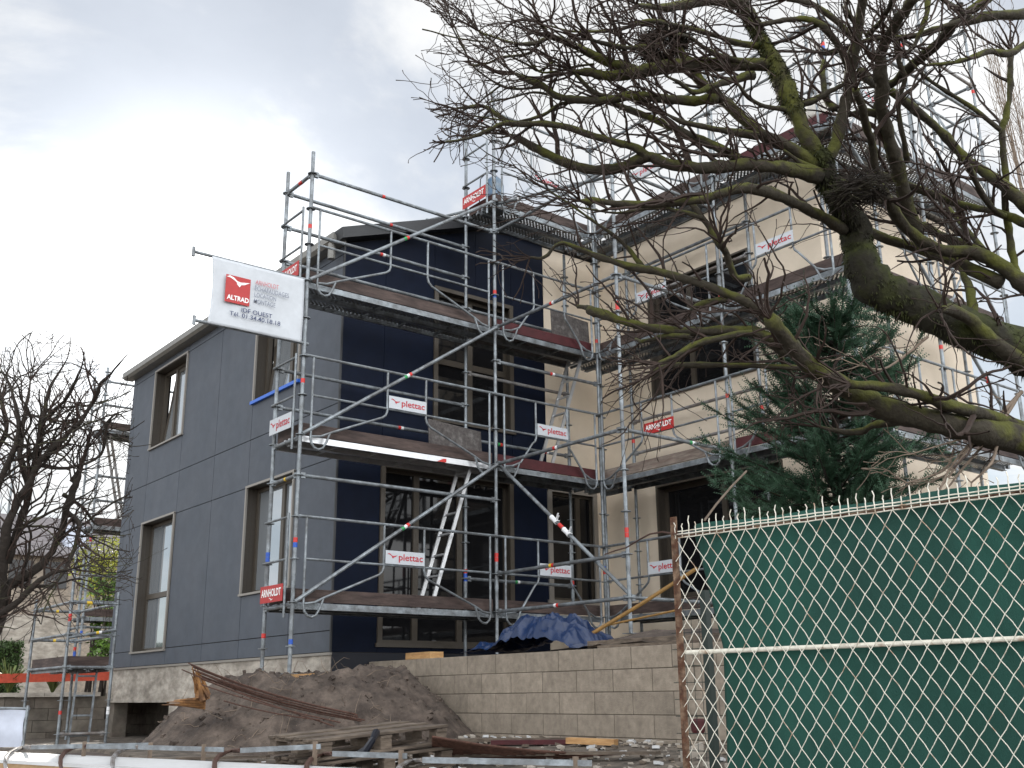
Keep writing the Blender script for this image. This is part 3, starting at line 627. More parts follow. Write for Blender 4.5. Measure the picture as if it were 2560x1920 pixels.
def ladder(p, q, w, wd, rungs, label, name='ladder', r=.027, group=None, mt='alu'):
    p, q, wd = (np.array(t, float) for t in (p, q, wd)); root = thing(name, tuple(p), label, 'ladder', group)
    for s in (-1, 1):
        b = MB(); b.bar(p+wd*s*w/2, q+wd*s*w/2, .022, .05, up=np.cross(wd, q-p)); b.build('stile', G[mt], root)
    n_ = int(np.linalg.norm(q-p)/.28)
    for k in range(n_):
        c = p+(q-p)*((k+.5)/n_); b = MB(); b.bar(c-wd*(w/2-.011), c+wd*(w/2-.011), .026, .026, up=q-p); b.build('rung', G[mt], root)
    return root
ladder((2.08, .36, .02), (2.74, .36, 2.03), .30, (0, 1, 0), 7, 'aluminium ladder leaning up from the lowest walkway through its hatch')
ladder((4.15, .36, 2.02), (4.88, .36, 4.03), .30, (0, 1, 0), 7, 'aluminium ladder leaning before the cream wall between the middle and upper walkways')

# ------------------------------------------------------------------ signs
PLABEL = 'white panel with red lettering and bird mark, '
def sign(o, u, n, width, height, style, label, slant=0):
    """o = lower left corner; u = reading direction; n = outward"""
    o, u, n = (np.array(q, float) for q in (o, u, n)); V = Z_+u*0
    root = thing('scaffold_sign', tuple(o), label, 'sign', 'advertising panels on the scaffold')
    b = MB(); b.prism([(0, 0), (width, 0), (width, height), (0, height)], o, u, V, n, .006); b.build('panel', G['sign_w' if style == 'p' else 'sign_r'], root)
    l = MB(); e = MB(); c = o+n*.006
    if style == 'p':
        textmesh(l, 'plettac', c+u*width*.33+V*height*.14, u, V, n, width*.62, height*.66, .003, .014)
        e.prism([(a*width*.25, b_*height*.42) for a, b_ in GULL], c+u*width*.045+V*height*.38, u, V, n, .003)
        l.build('lettering', G['ink_r'], root); e.build('bird_emblem', G['ink_r'], root)
    else:
        textmesh(l, 'ARNHOLDT', c+u*width*.06+V*height*.34, u, V, n, width*.88, height*.46, .003, .03)
        e.prism([(a*width*.17, b_*height*.20) for a, b_ in GULL], c+u*width*.42+V*height*.08, u, V, n, .003)
        l.build('lettering', G['ink_w'], root); e.build('bird_emblem', G['ink_w'], root)
    return root
yf = -.075
sign((1.20, yf, .515), X_, -Y_, .58, .165, 'p', 'white bird-logo sign on the lowest guard rail beside the aluminium ladder')
sign((1.20, yf, 2.51), X_, -Y_, .58, .165, 'p', 'white bird-logo sign on the middle guard rail in front of the navy wall')
sign((3.70, yf, .515), X_, -Y_, .57, .165, 'p', 'white bird-logo sign on the lowest rail above the blue tarpaulin, crossed by a tube')
sign((3.70, yf, 2.51), X_, -Y_, .57, .165, 'p', 'white bird-logo sign on the middle rail in front of the cream strip with the ladder')
sign((3.70, yf, 6.51), X_, -Y_, .57, .165, 'p', 'white bird-logo sign on the topmost rail right of the gas bottle')
xf = 4.925
sign((xf, -.96, .515), -Y_, -X_, .60, .165, 'p', 'white bird-logo sign on the lowest rail half hidden behind the rusty fence post')
sign((xf, -1.0, 2.49), -Y_, -X_, .58, .165, 'a', 'dark red lettered sign on the middle rail in front of the cream wall')
sign((xf, -.98, 4.51), -Y_, -X_, .60, .165, 'p', 'white bird-logo sign by the upper cream wall window, crossed by twigs')
sign((xf, -.98, 6.51), -Y_, -X_, .60, .165, 'p', 'white bird-logo sign on the roof level rail against the sky, behind thick branches')
sign((xf, -3.22, 4.51), -Y_, -X_, .60, .165, 'p', 'white bird-logo sign near the outer cream corner, seen through dense twigs')
sign((5.70, -4.575, 6.51), X_, -Y_, .60, .165, 'p', 'white bird-logo sign on the roof level rail right of the white bag')
sign((-.075, W-.02, 2.10), -Y_, -X_, .58, .20, 'p', 'white bird-logo sign across the left end of the middle walkway')
sign((-.075, W-.02, .02), -Y_, -X_, .58, .20, 'a', 'red lettered sign across the left end of the lowest walkway')
sign((-.075, W-.02, 4.10), -Y_, -X_, .58, .20, 'a', 'red lettered sign mostly hidden behind the top of the white banner')
sign((2.925, W-.02, 6.10), -Y_, -X_, .58, .20, 'a', 'bright red lettered sign on the roof level walkway left of the gas bottle')

# banner
ban = thing('banner', (0, 0, 3.17), 'large white company banner with red square logo held on two tubes beside the scaffold', 'banner')
b = MB(); x0, x1 = -1.28, -.055; z0, z1 = 3.155, 4.0; nu, nv = 36, 24
for j in range(nv+1):
    for i in range(nu+1):
        s, t = i/nu, j/nv; x = x0+(x1-x0)*s - .03*math.sin(t*3.14)*(1-s)**3*-1 ; z = z0+(z1-z0)*t
        y = -.03+.012*math.sin(9*s+2*t)*math.sin(t*3.1)+.010*noise.noise(Vector((s*5, t*4, 0)))
        b.v.append((x, y, z))
for j in range(nv):
    for i in range(nu): a = j*(nu+1)+i; b.face((a, a+1, a+nu+2, a+nu+1))
o = b.build('cloth', G['sign_w'], ban, smooth=True); sm = o.modifiers.new('solid', 'SOLIDIFY'); sm.thickness = .003
b = MB(); b.tube([(-1.50, .0, 4.01), (.05, .0, 4.01)], .02, 10); b.tube([(-1.50, 0, 3.95), (-1.50, 0, 4.07)], .022, 8); b.build('tube', G['steel'], ban)
b = MB(); b.tube([(-1.43, .0, 3.165), (.05, .0, 3.165)], .02, 10); b.tube([(-1.43, 0, 3.11), (-1.43, 0, 3.22)], .022, 8); b.build('tube', G['steel'], ban)
W_, H_ = x1-x0, z1-z0; yb_ = -.058
def BP(s, t): return np.array([x0+W_*s, yb_, z0+H_*t])
b = MB(); b.prism([(0, 0), (.315, 0), (.315, .345), (0, .345)], BP(.145, .36), X_, Z_, -Y_, .002); b.build('red_square', G['sign_r'], ban)
b = MB(); b.prism([(a*.30, q*.135) for a, q in GULL], BP(.15, .605)-Y_*.003, X_, Z_, -Y_, .002); b.build('bird_emblem', G['ink_w'], ban)
b = MB(); textmesh(b, 'ALTRAD', BP(.165, .40)-Y_*.003, X_, Z_, -Y_, .28, .062, .002, .03); b.build('lettering', G['ink_w'], ban)
b = MB(); textmesh(b, 'ARNHOLDT', BP(.455, .72), X_, Z_, -Y_, .305, .058, .002, 0.004); b.build('lettering', G['ink_p'], ban)
b = MB()
for k, (tx, wd) in enumerate((('ÉCHAFAUDAGES', .455), ('LOCATION', .285), ('MONTAGE', .28))):
    b = MB(); textmesh(b, tx, BP(.45, .625-.097*k), X_, Z_, -Y_, wd, .058+(.018 if k == 0 else 0), .002, 0.004); b.build('lettering', G['ink_g'], ban)
b = MB(); textmesh(b, 'IDF OUEST', BP(.325, .255), X_, Z_, -Y_, .40, .055, .002, .01); b.build('lettering', G['ink_b'], ban); b = MB(); textmesh(b, 'Tél. 01.34.40.18.18', BP(.205, .17), X_, Z_, -Y_, .66, .055, .002, .01); b.build('lettering', G['ink_b'], ban)

# gas bottle, bag
gb = thing('gas_bottle', (3.28, .35, 6.0), 'grey blue gas bottle with rounded shoulders and hose on the roof level walkway', 'gas bottle')
b = MB(); zz = [0, .02, .06, .40, .46, .50, .525]; rr = [.11, .135, .145, .145, .125, .085, .03]; b.tube([(3.28, .35, 6.005+z*1.2) for z in zz], rr, 20); b.build('body', G['cyl'], gb, smooth=True)
b = MB(); b.tube([(3.28, .35, 6.62), (3.28, .35, 6.69)], .022, 8); b.tube([(3.23, .35, 6.66), (3.33, .35, 6.66)], .012, 6); b.build('valve', G['steel_dull'], gb)
b = MB(); b.tube([(3.26, .35, 6.67), (3.15, .37, 6.68), (3.05, .40, 6.55), (3.04, .42, 6.2), (3.10, .45, 6.03)], .008, 6); b.build('hose', G['black'], gb)
bg_ = thing('rubble_bag', (5.35, -4.15, 6.0), 'white woven bag over a brick coloured sack at the roof level corner', 'bag')
b = MB(); b.tube([(5.35, -4.15, 6.02+z) for z in (0, .04, .15, .26, .30)], [.15, .19, .20, .17, .12], 14); b.build('sack', G['bagred'], bg_, smooth=True)
b = MB(); b.tube([(5.35, -4.12, 6.02+z) for z in (.24, .28, .38, .50, .60, .64)], [.205, .21, .20, .17, .10, .03], 14)
o = b.build('cover', G['bag'], bg_, smooth=True)
for vv in o.data.vertices: vv.co += Vector((1, 1, .6))*.02*noise.noise(vv.co*9)

# ------------------------------------------------------------------ retaining wall and what lies on it
XW = 1.64
rw = thing('block_wall', (XW, -3, -1.5), 'retaining wall of grey beige concrete blocks in front of the terrace', 'wall')
b = MB(); random.seed(3)
L0 = .525
for j in range(5):
    zt = -.627-j*.2105; off = (0, .27, .0, .27, .13)[j]; y = 1.0+off*0
    ys_ = [.99]; cur = .995-(.05 if j % 2 == 0 else .32)
    joints = [.99]
    while cur > -9.2: joints.append(cur); cur -= .533
    for a, c in zip(joints[:-1], joints[1:]):
        b.box((XW+random.uniform(0, .004), c+.0035, zt-.205), (XW+.2, a-.0035, zt-.001+random.uniform(-.002, .001)))
b.build('blocks', G['block'], rw, bevel=.004)
b = MB(); b.box((XW+.006, -9.2, -1.70), (XW+.19, .985, -.632)); b.build('mortar', G['mortar'], rw)
# terrace soil behind the wall
b = MB(); st = .12; xs_ = [XW+.2+st*i for i in range(38)]; ys_ = [-9.2+st*i for i in range(86)]
for y in ys_:
    for x in xs_:
        z = -.64+.05*noise.noise(Vector((x*2, y*2, 7)))+.02*noise.noise(Vector((x*8, y*8, 7)))
        z += .24*math.exp(-(((x-2.9)/.9)**2+((y+3.4)/1.3)**2)); b.v.append((x, min(y, .98), z))
n_ = len(xs_)
for j in range(len(ys_)-1):
    for i in range(n_-1): b.face((j*n_+i, j*n_+i+1, (j+1)*n_+i+1, (j+1)*n_+i))
tag(b.build('terrace_soil', G['soil'], smooth=True), kind='structure')
b = MB(); b.box((1.70, -.345, -.625), (1.90, .205, -.545)); tag(b.build('wood_block', G['newwood'], loc=(1.8, 0, -.62), bevel=.004), 'short fresh timber block lying on top of the block wall', 'timber')
b = MB(); b.box((1.88, -4.7, -.60), (2.06, -2.98, -.535)); b.bar((1.80, -4.9, -.61), (1.84, -3.2, -.605), .05, .03)
tag(b.build('plank', G['wood'], loc=(1.9, -3, -.6)), 'grey weathered plank lying along the top of the block wall', 'plank')
b = MB(); b.tube([at(1452, 1601, 11.35), at(1600, 1512, 11.5), at(1742, 1421, 11.7)], .021, 8); tag(b.build('pole', G['ypole'], loc=tuple(at(1452, 1601, 11.35))), 'thick ochre timber pole rising steeply out of the blue tarpaulin', 'pole', 'ochre poles')
b = MB(); b.tube([at(1508, 1565, 11.6), at(1690, 1526, 11.7)], .014, 6); tag(b.build('pole', G['ypole'], loc=tuple(at(1508, 1565, 11.6))), 'thin ochre pole lying nearly flat right of the tarpaulin', 'pole', 'ochre poles')
# blue tarpaulin
def ridge(p): return 1-abs(noise.noise(p))*2
b = MB(); nu, nv = 110, 60
prof = [(-1.02, .05), (-1.15, .10), (-1.35, .17), (-1.55, .17), (-1.75, .22), (-1.95, .34), (-2.12, .47), (-2.3, .46), (-2.5, .40), (-2.75, .41), (-3.0, .37), (-3.15, .26), (-3.3, .20), (-3.42, .03)]
prof = [(-.93+(a+1.02)*.81, h*.88) for a, h in prof]
def pf(y):
    for (a, h0), (c, h1) in zip(prof[:-1], prof[1:]):
        if c <= y <= a: return h0+(h1-h0)*(y-a)/(c-a)
    return 0
for j in range(nv+1):
    for i in range(nu+1):
        s, t = i/nu, j/nv; y = -.93-1.95*s; ww = .42; x = 1.72+ww*2*t
        if t < .02: pass
        h = pf(y)*max(0, math.sin(min(1, t*1.15+.04)*math.pi*.92))**.55
        k = .085*ridge(Vector((s*5+t*2, t*2.2-s*2.5, 0)))+.055*ridge(Vector((s*10+4-t*3, t*4+s*6, 2)))+.020*ridge(Vector((s*21+t*5, t*9, 4)))-.08
        sm_ = min(1, h*5)
        b.v.append((x+.05*noise.noise(Vector((s*6, t*6, 9)))*sm_, y+.06*noise.noise(Vector((s*6, t*5, 5)))*sm_, -.60+h+k*sm_))
for j in range(nv):
    for i in range(nu): a = j*(nu+1)+i; b.face((a, a+1, a+nu+2, a+nu+1))
tag(b.build('tarpaulin', G['tarp'], loc=(2.2, -2.2, -.6), smooth=False), 'crumpled dark blue tarpaulin heaped on the terrace behind the block wall', 'tarpaulin')

# planks on the mound under the post feet
b = MB(); b.bar((-.25, 1.0, -.85), (.20, -.35, -.825), .22, .035); tag(b.build('sole_plank', G['newwood'], loc=(0, 0, -.85)), 'pale plank under the feet of the leftmost scaffold posts', 'plank')
# rebar bundles
def rod(name, pairs, label, r=.007, sag=0):
    b = MB()
    for p, q in pairs:
        p, q = np.array(p, float), np.array(q, float); b.tube([p+(q-p)*t-Z_*sag*4*t*(1-t) for t in (0, .2, .4, .6, .8, 1)], r, 6)
    return tag(b.build(name, G['rebar'], loc=tuple(pairs[0][0])), label, 'rebar', 'rusty reinforcing bars')
random.seed(5)
pr = []
for k in range(9): pr.append((at(470+k*5+random.uniform(-6, 6), 1658+k*5, 10.55-.03*k), at(862+k*7+random.uniform(-25, 20), 1782+k*2.6, 8.5+.06*k)))
rod('rebar_bundle', pr, 'bundle of rusty rods running from the splintered stump down the mound to the pallet', .0065, .04)
pr = [(at(455, 1674, 10.6), at(835, 1815, 8.6)), (at(560, 1752, 10.0), at(800, 1800, 8.7)), (at(505, 1712, 10.2), at(850, 1806, 8.5))]
rod('rebar_rods', pr, 'few loose rusty rods lying below the thicker bundle on the mound', .006, .02)
pr = []
for k in range(12): pr.append((at(1080, 1842+k*3.2, 8.2+.04*k), at(1695, 1880+(k % 6)*5, 8.6+.05*k)))
rod('rebar_bundle', pr, 'long bundle of dark rusty rods on the ground between pallets and fence post', .011, .06)
# planks at the wall foot
b = MB(); b.use(G['wood'])
P = lambda x, y, D=9.6: at(x, y, D)
b.bar(at(1150, 1850, 10.4), at(1480, 1848, 9.6), .16, .03); b.use(G['toe_red']); b.bar(at(1235, 1856, 10.0), at(1425, 1855, 9.5), .10, .04); b.use(G['newwood']); b.bar(at(1420, 1851, 9.3), at(1540, 1856, 9.1), .10, .05)
tag(b.build('plank_pile', None, loc=tuple(at(1300, 1855, 9.6))), 'pile of broken boards with red paint at the foot of the block wall', 'planks')
# splintered stump and plank
b = MB(); random.seed(9)
for k in range(14):
    x0_ = 482+random.uniform(-6, 14); p = at(500+random.uniform(-8, 22), 1735+random.uniform(-5, 25), 10.5+random.uniform(-.1, .1)); q = at(x0_, 1668+random.uniform(-3, 45), 10.5+random.uniform(-.12, .12))
    b.tube([p, (p+q)/2+np.array([.01, 0, 0]), q], [.026, .018, .002], 5)
tag(b.build('splintered_stump', G['splint'], loc=tuple(at(505, 1740, 10.5))), 'shattered upright wooden stump sticking out of the mound', 'broken wood')
b = MB(); c = at(405, 1752, 10.6); e = at(512, 1756, 10.5)
for k in range(7):
    p = at(512, 1745+k*4, 10.5+.03*k); q = at(405+random.choice((0, 12, 30, 45)), 1751+k*2.2, 10.6+.02*k); b.tube([p, q], [.020, .004], 5)
tag(b.build('splintered_plank', G['splint'], loc=tuple(e)), 'orange splintered plank jutting left from the mound', 'broken wood')

# pallets
def pallet(o, u, v, label):
    """o = near corner; u, v = unit vectors along the 1.2 m and the 0.8 m side"""
    u = u/np.linalg.norm(u); v = v-u*np.dot(u, v); v /= np.linalg.norm(v); w3 = np.cross(u, v); w3 = w3 if w3[2] > 0 else -w3
    root = thing('pallet', tuple(o), label, 'pallet', 'stacked wooden pallets')
    def slat(c, l, wd, t, long):
        b = MB(); b.obox(c, (u if long else v)*l/2, (v if long else u)*wd/2, w3*t/2); return b
    for k in range(6):
        c = o+u*.60+v*(.055+k*.138)+w3*-.011; c = c+w3*(.004*(-1)**k); slat(c, 1.2, .092, .022, True).build('top_slat', G['wood'], root, bevel=.003)
    for k in range(3):
        c = o+u*(.07+.53*k)+v*.40+w3*-.033; slat(c, .8, .10, .02, False).build('stringer', G['wood'], root)
        for q in range(3):
            b = MB(); c = o+u*(.07+.53*k)+v*(.06+.34*q)+w3*-.083; b.obox(c, u*.05, v*.05, w3*.039); b.build('block', G['wood'], root)
    for q in range(3):
        c = o+u*.60+v*(.06+.34*q)+w3*-.134; slat(c, 1.2, .10, .02, True).build('bottom_slat', G['wood'], root)
    return root
p0, p1 = at(796, 1851, 7.8), at(1098, 1815, 8.5)
_u1 = (p1-p0)/np.linalg.norm(p1-p0); _ra = ray(628, 1832); p2 = CAM+_ra*(((p0-CAM)@_u1)/(_ra@_u1))
pallet(p0, p1-p0, p2-p0, 'upper grey wooden pallet lying on the other in front of the mound')
p0_ = p0+np.array([.03, .02, -.165]); pallet(p0_, p1-p0+Z_*.0+(p2-p0)*-.05, p2-p0, 'lower grey wooden pallet of the pair, under the other one')
b = MB(); b.tube([at(940, 1832, 7.45), at(931, 1850, 7.2), at(915, 1875, 7.2), at(880, 1890, 7.3)], [.03, .022, .028, .012], 7); tag(b.build('strap', G['black'], loc=tuple(at(940, 1850, 7.4))), 'dark blue plastic rag hanging over the edge of the upper pallet', 'rag')

# ------------------------------------------------------------------ formwork with mason clamps along the street
fw = thing('formwork', (-2.6, -2.5, -1.6), 'long low timber formwork covered by white sheeting along the street edge', 'formwork')
A0, A1 = onp(-120, 1873, 2, -1.50)[:2], onp(1500, 1948, 2, -1.50)[:2]
dF = (A1-A0)/np.linalg.norm(A1-A0); nF = np.array([dF[1], -dF[0]])
if nF@(CAM[:2]-A0) < 0: nF = -nF
def fpnt(s, o_, z): q = A0+dF*s+nF*o_; return np.array([q[0], q[1], z])
LF = np.linalg.norm(A1-A0)
def hexa(b, s0, s1, o0, o1, z0, z1):
    i = len(b.v); b.v += [tuple(fpnt(s, o_, z)) for z in (z0, z1) for s, o_ in ((s0, o0), (s1, o0), (s1, o1), (s0, o1))]
    for q in ((0,3,2,1),(4,5,6,7),(0,1,5,4),(1,2,6,5),(2,3,7,6),(3,0,4,7)): b.face([i+k for k in q])
b = MB(); n_ = 60
for k in range(n_+1):
    s = LF*k/n_; d = .012*math.sin(s*5)
    for (o_, z) in ((-.02, -1.54), (0, -1.50), (.33, -1.497+d), (.625, -1.505), (.632, -1.53)): b.v.append(tuple(fpnt(s, o_, z)))
for k in range(n_):
    for j in range(4): a = k*5+j; b.face((a, a+1, a+6, a+5))
b.build('white_sheet', G['whitesheet'], fw)
b = MB(); hexa(b, 0, LF, .60, .627, -2.65, -1.515); b.build('plywood_side', G['plyside'], fw)
b = MB(); hexa(b, 0, LF, .0, .027, -2.3, -1.515); b.build('plywood_side', G['plyside'], fw)
b = MB(); hexa(b, 0, LF, .04, .59, -2.65, -1.54); b.build('concrete_core', G['concrete'], fw)
clamp_lab = ['mason clamp over the formwork at the left edge of the picture', 'reddish mason clamp second from the left on the formwork', 'mason clamp third from the left, in front of the dark basement opening', 'mason clamp with a rust orange hook in front of the mound', 'mason clamp with rust orange hook and upright jaw in front of the pallets', 'mason clamp low on the formwork below the rubble']
cl = [(22, 1892, 375, 1862, 212, 'steel_dull'), (160, 1890, 378, 1868, 376, 'rust'), (290, 1892, 560, 1874, 510, 'steel_dull'), (545, 1900, 802, 1866, 788, 'rust'), (775, 1908, 1018, 1890, 1003, 'rust'), (1000, 1924, 1480, 1908, 1440, 'steel_dull')]
for k, (hx, hy, bx, by, jx, hm) in enumerate(cl):
    # point on the formwork front, bar reaches back over it to the right
    s_ = onp(hx, hy, 2, -1.50)[:2]; s0 = (s_-A0)@dF; a = fpnt(s0, .40, -1.47)
    Dm = (a-CAM)@FW; e = at(bx, by, Dm*.985); c = at(hx+42, 1.0*hy-20+0*k, Dm*1.0)
    root = thing('mason_clamp', tuple(a), clamp_lab[k], 'clamp', 'mason clamps gripping the formwork')
    b = MB(); pts = [onp(x_, y_, 2, -1.47) for x_, y_ in ((hx-2, hy+44), (hx-9, hy+22), (hx-8, hy+4), (hx+2, hy-10), (hx+18, hy-19), (hx+36, hy-23))]+[at(hx+56, hy-24, Dm)]
    for p, q in zip(pts[:-1], pts[1:]): b.bar(p, q, .012, .032, up=np.cross(q-p, FW))
    b.tube(pts, .012, 8); b.build('hook', G['rebar' if hm == 'rust' else 'steel_dull'], root)
    b = MB(); b.bar(pts[-1], e, .010, .034); b.build('bar', G['steel'], root)
    if jx > hx+100:
        t = (jx-(hx+56))/(bx-(hx+56)); c = pts[-1]+(e-pts[-1])*t; b = MB(); b.bar(c+Z_*.035, c-Z_*.12, .022, .028, up=(1, 0, 0)); b.build('sliding_jaw', G['pale_twig'], root)

# ------------------------------------------------------------------ chain link fence in front
fen = thing('wire_fence', (FP0[0], FP0[1], -2.65), 'cream painted diamond mesh fence on a rusty angle iron post at the street', 'fence')
U = np.array([-FD[0], -FD[1], 0.]); NV = np.array([-FN[0], -FN[1], 0.]); 
if NV@(CAM-np.array([*FP0, 0])) < 0: NV = -NV
def F(s, z, o_=0): return np.array([FP0[0], FP0[1], 0])+U*s+Z_*z+NV*o_
b = MB(); b.prism([(-.045, 0), (.0, 0), (.0, -.006), (-.039, -.006), (-.039, -.045), (-.045, -.045)], F(0.015, -2.65), U, NV, Z_, 2.57); b.build('angle_post', G['rust'], fen)
b = MB(); zt = -.205; CWd, CH = .0935, .133; random.seed(2)
wr = .0023
zig = []
cols = 26
for k in range(-20, cols+22):
    for sg in (1, -1):
        # every wire runs diagonally, wavy where it is crimped
        s = k*CWd; pts = []; z = zt
        ss_ = s
        j = 0
        while z > -2.3:
            if -.005 <= ss_ <= cols*CWd:
                amp = .0015*(1 if j % 2 else -1)+.004*noise.noise(Vector((ss_*1.3, z*1.3, 5)))
                pts.append(F(ss_+amp, z, .003*sg*(1 if (j//2) % 2 else -1)))
            elif pts: 
                if len(pts) > 1: b.tube(pts, wr, 5); 
                pts = []
            ss_ += sg*CWd/4; z -= CH/4; j += 1
        if len(pts) > 1: b.tube(pts, wr, 5)
b.build('diamond_mesh', G['cwire'], fen)
b = MB()
for k in range(2*cols):
    s = k*CWd/2+.003; hgt = random.choice((.035, .05, .06)) if k % 2 else random.choice((.06, .08, .09)); w0 = random.uniform(-.004, .004)
    b.tube([F(s, zt-.002), F(s, zt+.03), F(s+w0, zt+.03+hgt*.4), F(s-w0, zt+.03+hgt*.7), F(s+w0*2, zt+.03+hgt)], .0032, 5)
b.build('wire_ends', G['cwire'], fen)
for k, z in enumerate((zt+.001, zt+.019, zt+.037)):
    b = MB(); b.tube([F(.0+i*.06, z+.0012*math.sin(i*2.1+k), .006*(1 if k % 2 else -1)) for i in range(int(cols*CWd/.06))], .0034, 5); b.build('top_wire', G['cwire'], fen)
b = MB(); b.tube([F(0, zt+.010, -.012), F(cols*CWd, zt+.010, -.012)], .007, 6); b.build('top_rod', G['rust'], fen)
b = MB(); b.tube([F(.02, -.845, -.018), F(cols*CWd, -.845, -.018)], .0125, 10); b.build('mid_rail', G['cwire'], fen)
# green shade net behind it, on a second fence
net = MB(); ns = 120; nz = 60
def left_edge(z):
    pts = [(-.14, .075), (-.57, .175), (-.83, .23), (-1.41, .20), (-2.4, .16)]
    for (z0_, s0_), (z1_, s1_) in zip(pts[:-1], pts[1:]):
        if z1_ <= z <= z0_: return s0_+(s1_-s0_)*(z-z0_)/(z1_-z0_)
    return .1
for j in range(nz+1):
    z = -.135-(2.2)*j/nz
    for i in range(ns+1):
        l = left_edge(z); s = l+(2.6-l)*i/ns; net.v.append(tuple(F(s, z+.006*math.sin(s*9), -.07+.014*math.sin(s*6+z*2)+.022*noise.noise(Vector((s*2.2, z*1.1, 0)))+.008*noise.noise(Vector((s*9+z*4, z*2, 3))))))
for j in range(nz):
    for i in range(ns): a = j*(ns+1)+i; net.face((a, a+1, a+ns+2, a+ns+1))
nt_ = net.build('shade_net', G['gnet'], smooth=True, loc=tuple(F(.2, -2.4, -.055))); q = nt_.modifiers.new('solid', 'SOLIDIFY'); q.thickness = .002
tag(nt_, 'dark green shade netting stretched behind the diamond mesh fence', 'shade net')
wf = thing('garden_fence', tuple(F(.3, -2.6, -.5)), 'dark green welded wire fence with a square post behind the netting', 'fence')
b = MB(); c = onp(1785, 1900, 2, -1.4)*0; p0_ = at(1788, 1920, 6.3); p1_ = at(1768, 1475, 6.6); b.bar(np.array([p0_[0], p0_[1], -2.4]), np.array([p0_[0]+.0, p0_[1]+.0, -.45]), .045, .045, up=(1, 0, 0)); b.build('post', G['gpost'], wf)
b = MB(); pp = np.array([p0_[0], p0_[1], 0]); dv = np.array([-.16, .985, 0])
for k in range(1, 5): b.tube([pp+dv*.055*k+Z_*-2.3, pp+dv*.055*k+Z_*-.5], .0022, 4)
for k in range(18): b.tube([pp+Z_*(-.5-.1*k), pp+dv*.26+Z_*(-.5-.1*k)], .0022, 4)
b.build('welded_mesh', G['gpost'], wf)

# ------------------------------------------------------------------ left scaffold tower
tw = thing('scaffold_tower', (-.6, 6.4, -1.72), 'low square scaffold tower with ladder beside the left end of the grey wall', 'scaffold tower')
fx, fy, bx_, by_ = -.60, 6.4, .13, 8.42; zb = -.57
cfg = dict(rings=True)
def tpost(x, y, z0, z1, tapes=()): post(x, y, z0, z1, parent=tw, tapes=tapes, zoff=-.07)
tpost(fx, fy, -1.72, 1.6, ((-1.25, ('red',)), (.22, ('red', 'red')))); tpost(bx_, fy, -1.72, .62, ((-1.2, ('white_t', 'white_t')),)); tpost(fx, by_, -1.72, .62, ()); tpost(bx_, by_, -1.72, 1.4, ((-.28, ('blue', 'blue')), (-.2, ('red',))))
for z in (-.57, -.07, .43):
    tp = ((.35, ('yellow', 'yellow')),) if z > -.5 else ()
    T('ledger', (fx, fy, z), (bx_, fy, z), parent=tw, tapes=tp); T('ledger', (fx, by_, z), (fx, fy, z), parent=tw); T('ledger', (fx, by_, z), (bx_, by_, z), parent=tw, tapes=((.5, ('yellow',)),)); T('ledger', (bx_, by_, z), (bx_, fy, z), parent=tw)
T('ledger', (fx, fy, -1.57), (bx_, fy, -1.57), parent=tw, mt='steel_dull')
T('brace', (fx, fy-.03, -.12), (bx_, fy-.03, .02), parent=tw, ends=False, tapes=((.6, ('yellow', 'white_t')),))
b = MB(); b.box((fx+.04, fy+.03, -.55), (bx_-.05, fy+.06, -.40)); b.build('toe_board', G['toe'], tw); b = MB(); b.box((fx+.03, fy+.06, -.55), (fx+.06, by_-.05, -.40)); b.build('toe_board', G['toe'], tw)
deck(1, fy, by_, fx+.03, .67, -.56, parent=tw, kind='ply')
ladder((fx+.33, fy+.05, -1.75), (fx+.43, fy+.25, -.55), .30, (1, 0, 0), 5, 'narrow steel ladder standing inside the low scaffold tower', mt='steel')
# tall scaffold behind the house end
ts = thing('scaffold', (1.4, 10.3, -1.7), 'tall backlit scaffold standing behind the left end of the house', 'scaffold')
c1 = onp(252, 1100, 1, 10.4); xq = c1[0]
for dx, y, z1 in ((0, 10.4, 5.6), (0.0, 11.2, 5.6), (1.9, 10.4, 5.4)): post(xq+dx, y, -1.7, z1, parent=ts, tapes=((2.05, ('red', 'red')), (.2, ('blue',))))
post(xq-1.1, 12.5, -1.7, 4.0, parent=ts)
for z in (.2, 2.0, 4.0): deck(0, xq, xq+1.9, 10.42, .67, z+.3, parent=ts, kind='ply'); toe(0, xq, xq+1.9, 10.43, z+.3, 'toe', parent=ts)
for z in (.3, .8, 1.3, 2.8, 3.3, 4.8, 5.3): T('ledger', (xq, 10.4, z), (xq+1.9, 10.4, z), parent=ts); T('ledger', (xq, 10.4, z), (xq, 11.2, z), parent=ts)
ladder((xq+.72, 10.75, 2.3), (xq+.25, 10.75, 4.25), .28, (0, 1, 0), 7, 'steel ladder inside the tall backlit scaffold behind the house', mt='steel_dull')

# left garden wall and things
gw = thing('garden_wall', (-1, 9.6, -1.75), 'old dark block wall with stone coping at the far left behind the tower', 'wall')
b = MB(); random.seed(6)
for j in range(4):
    z = -1.82+j*.205; x = -12+(j % 2)*.25
    while x < .95: b.box((x, 9.55, z), (x+.495, 9.75, z+.199)); x += .505
b.build('blocks', G['block_d'], gw)
b = MB(); x = -12
while x < 1.0: b.box((x, 9.47, -1.0), (x+.99, 9.85, -.93)); x += 1.0
b.build('coping', G['concrete'], gw)
b = MB(); b.box((-12, 9.75, -1.9), (1.0, 14, -1.02)); tag(b.build('garden_bed', G['soil']), kind='structure')
b = MB(); p = onp(-40, 1697, 1, 9.9); q = onp(272, 1690, 1, 9.9); b.bar(p, q, .04, .16); tag(b.build('red_board', G['redbeam'], loc=tuple(p)), 'long orange red board behind the low scaffold tower', 'board')
b = MB(); a0, a1 = at(-90, 1770, 13.5), at(66, 1774, 13.5)
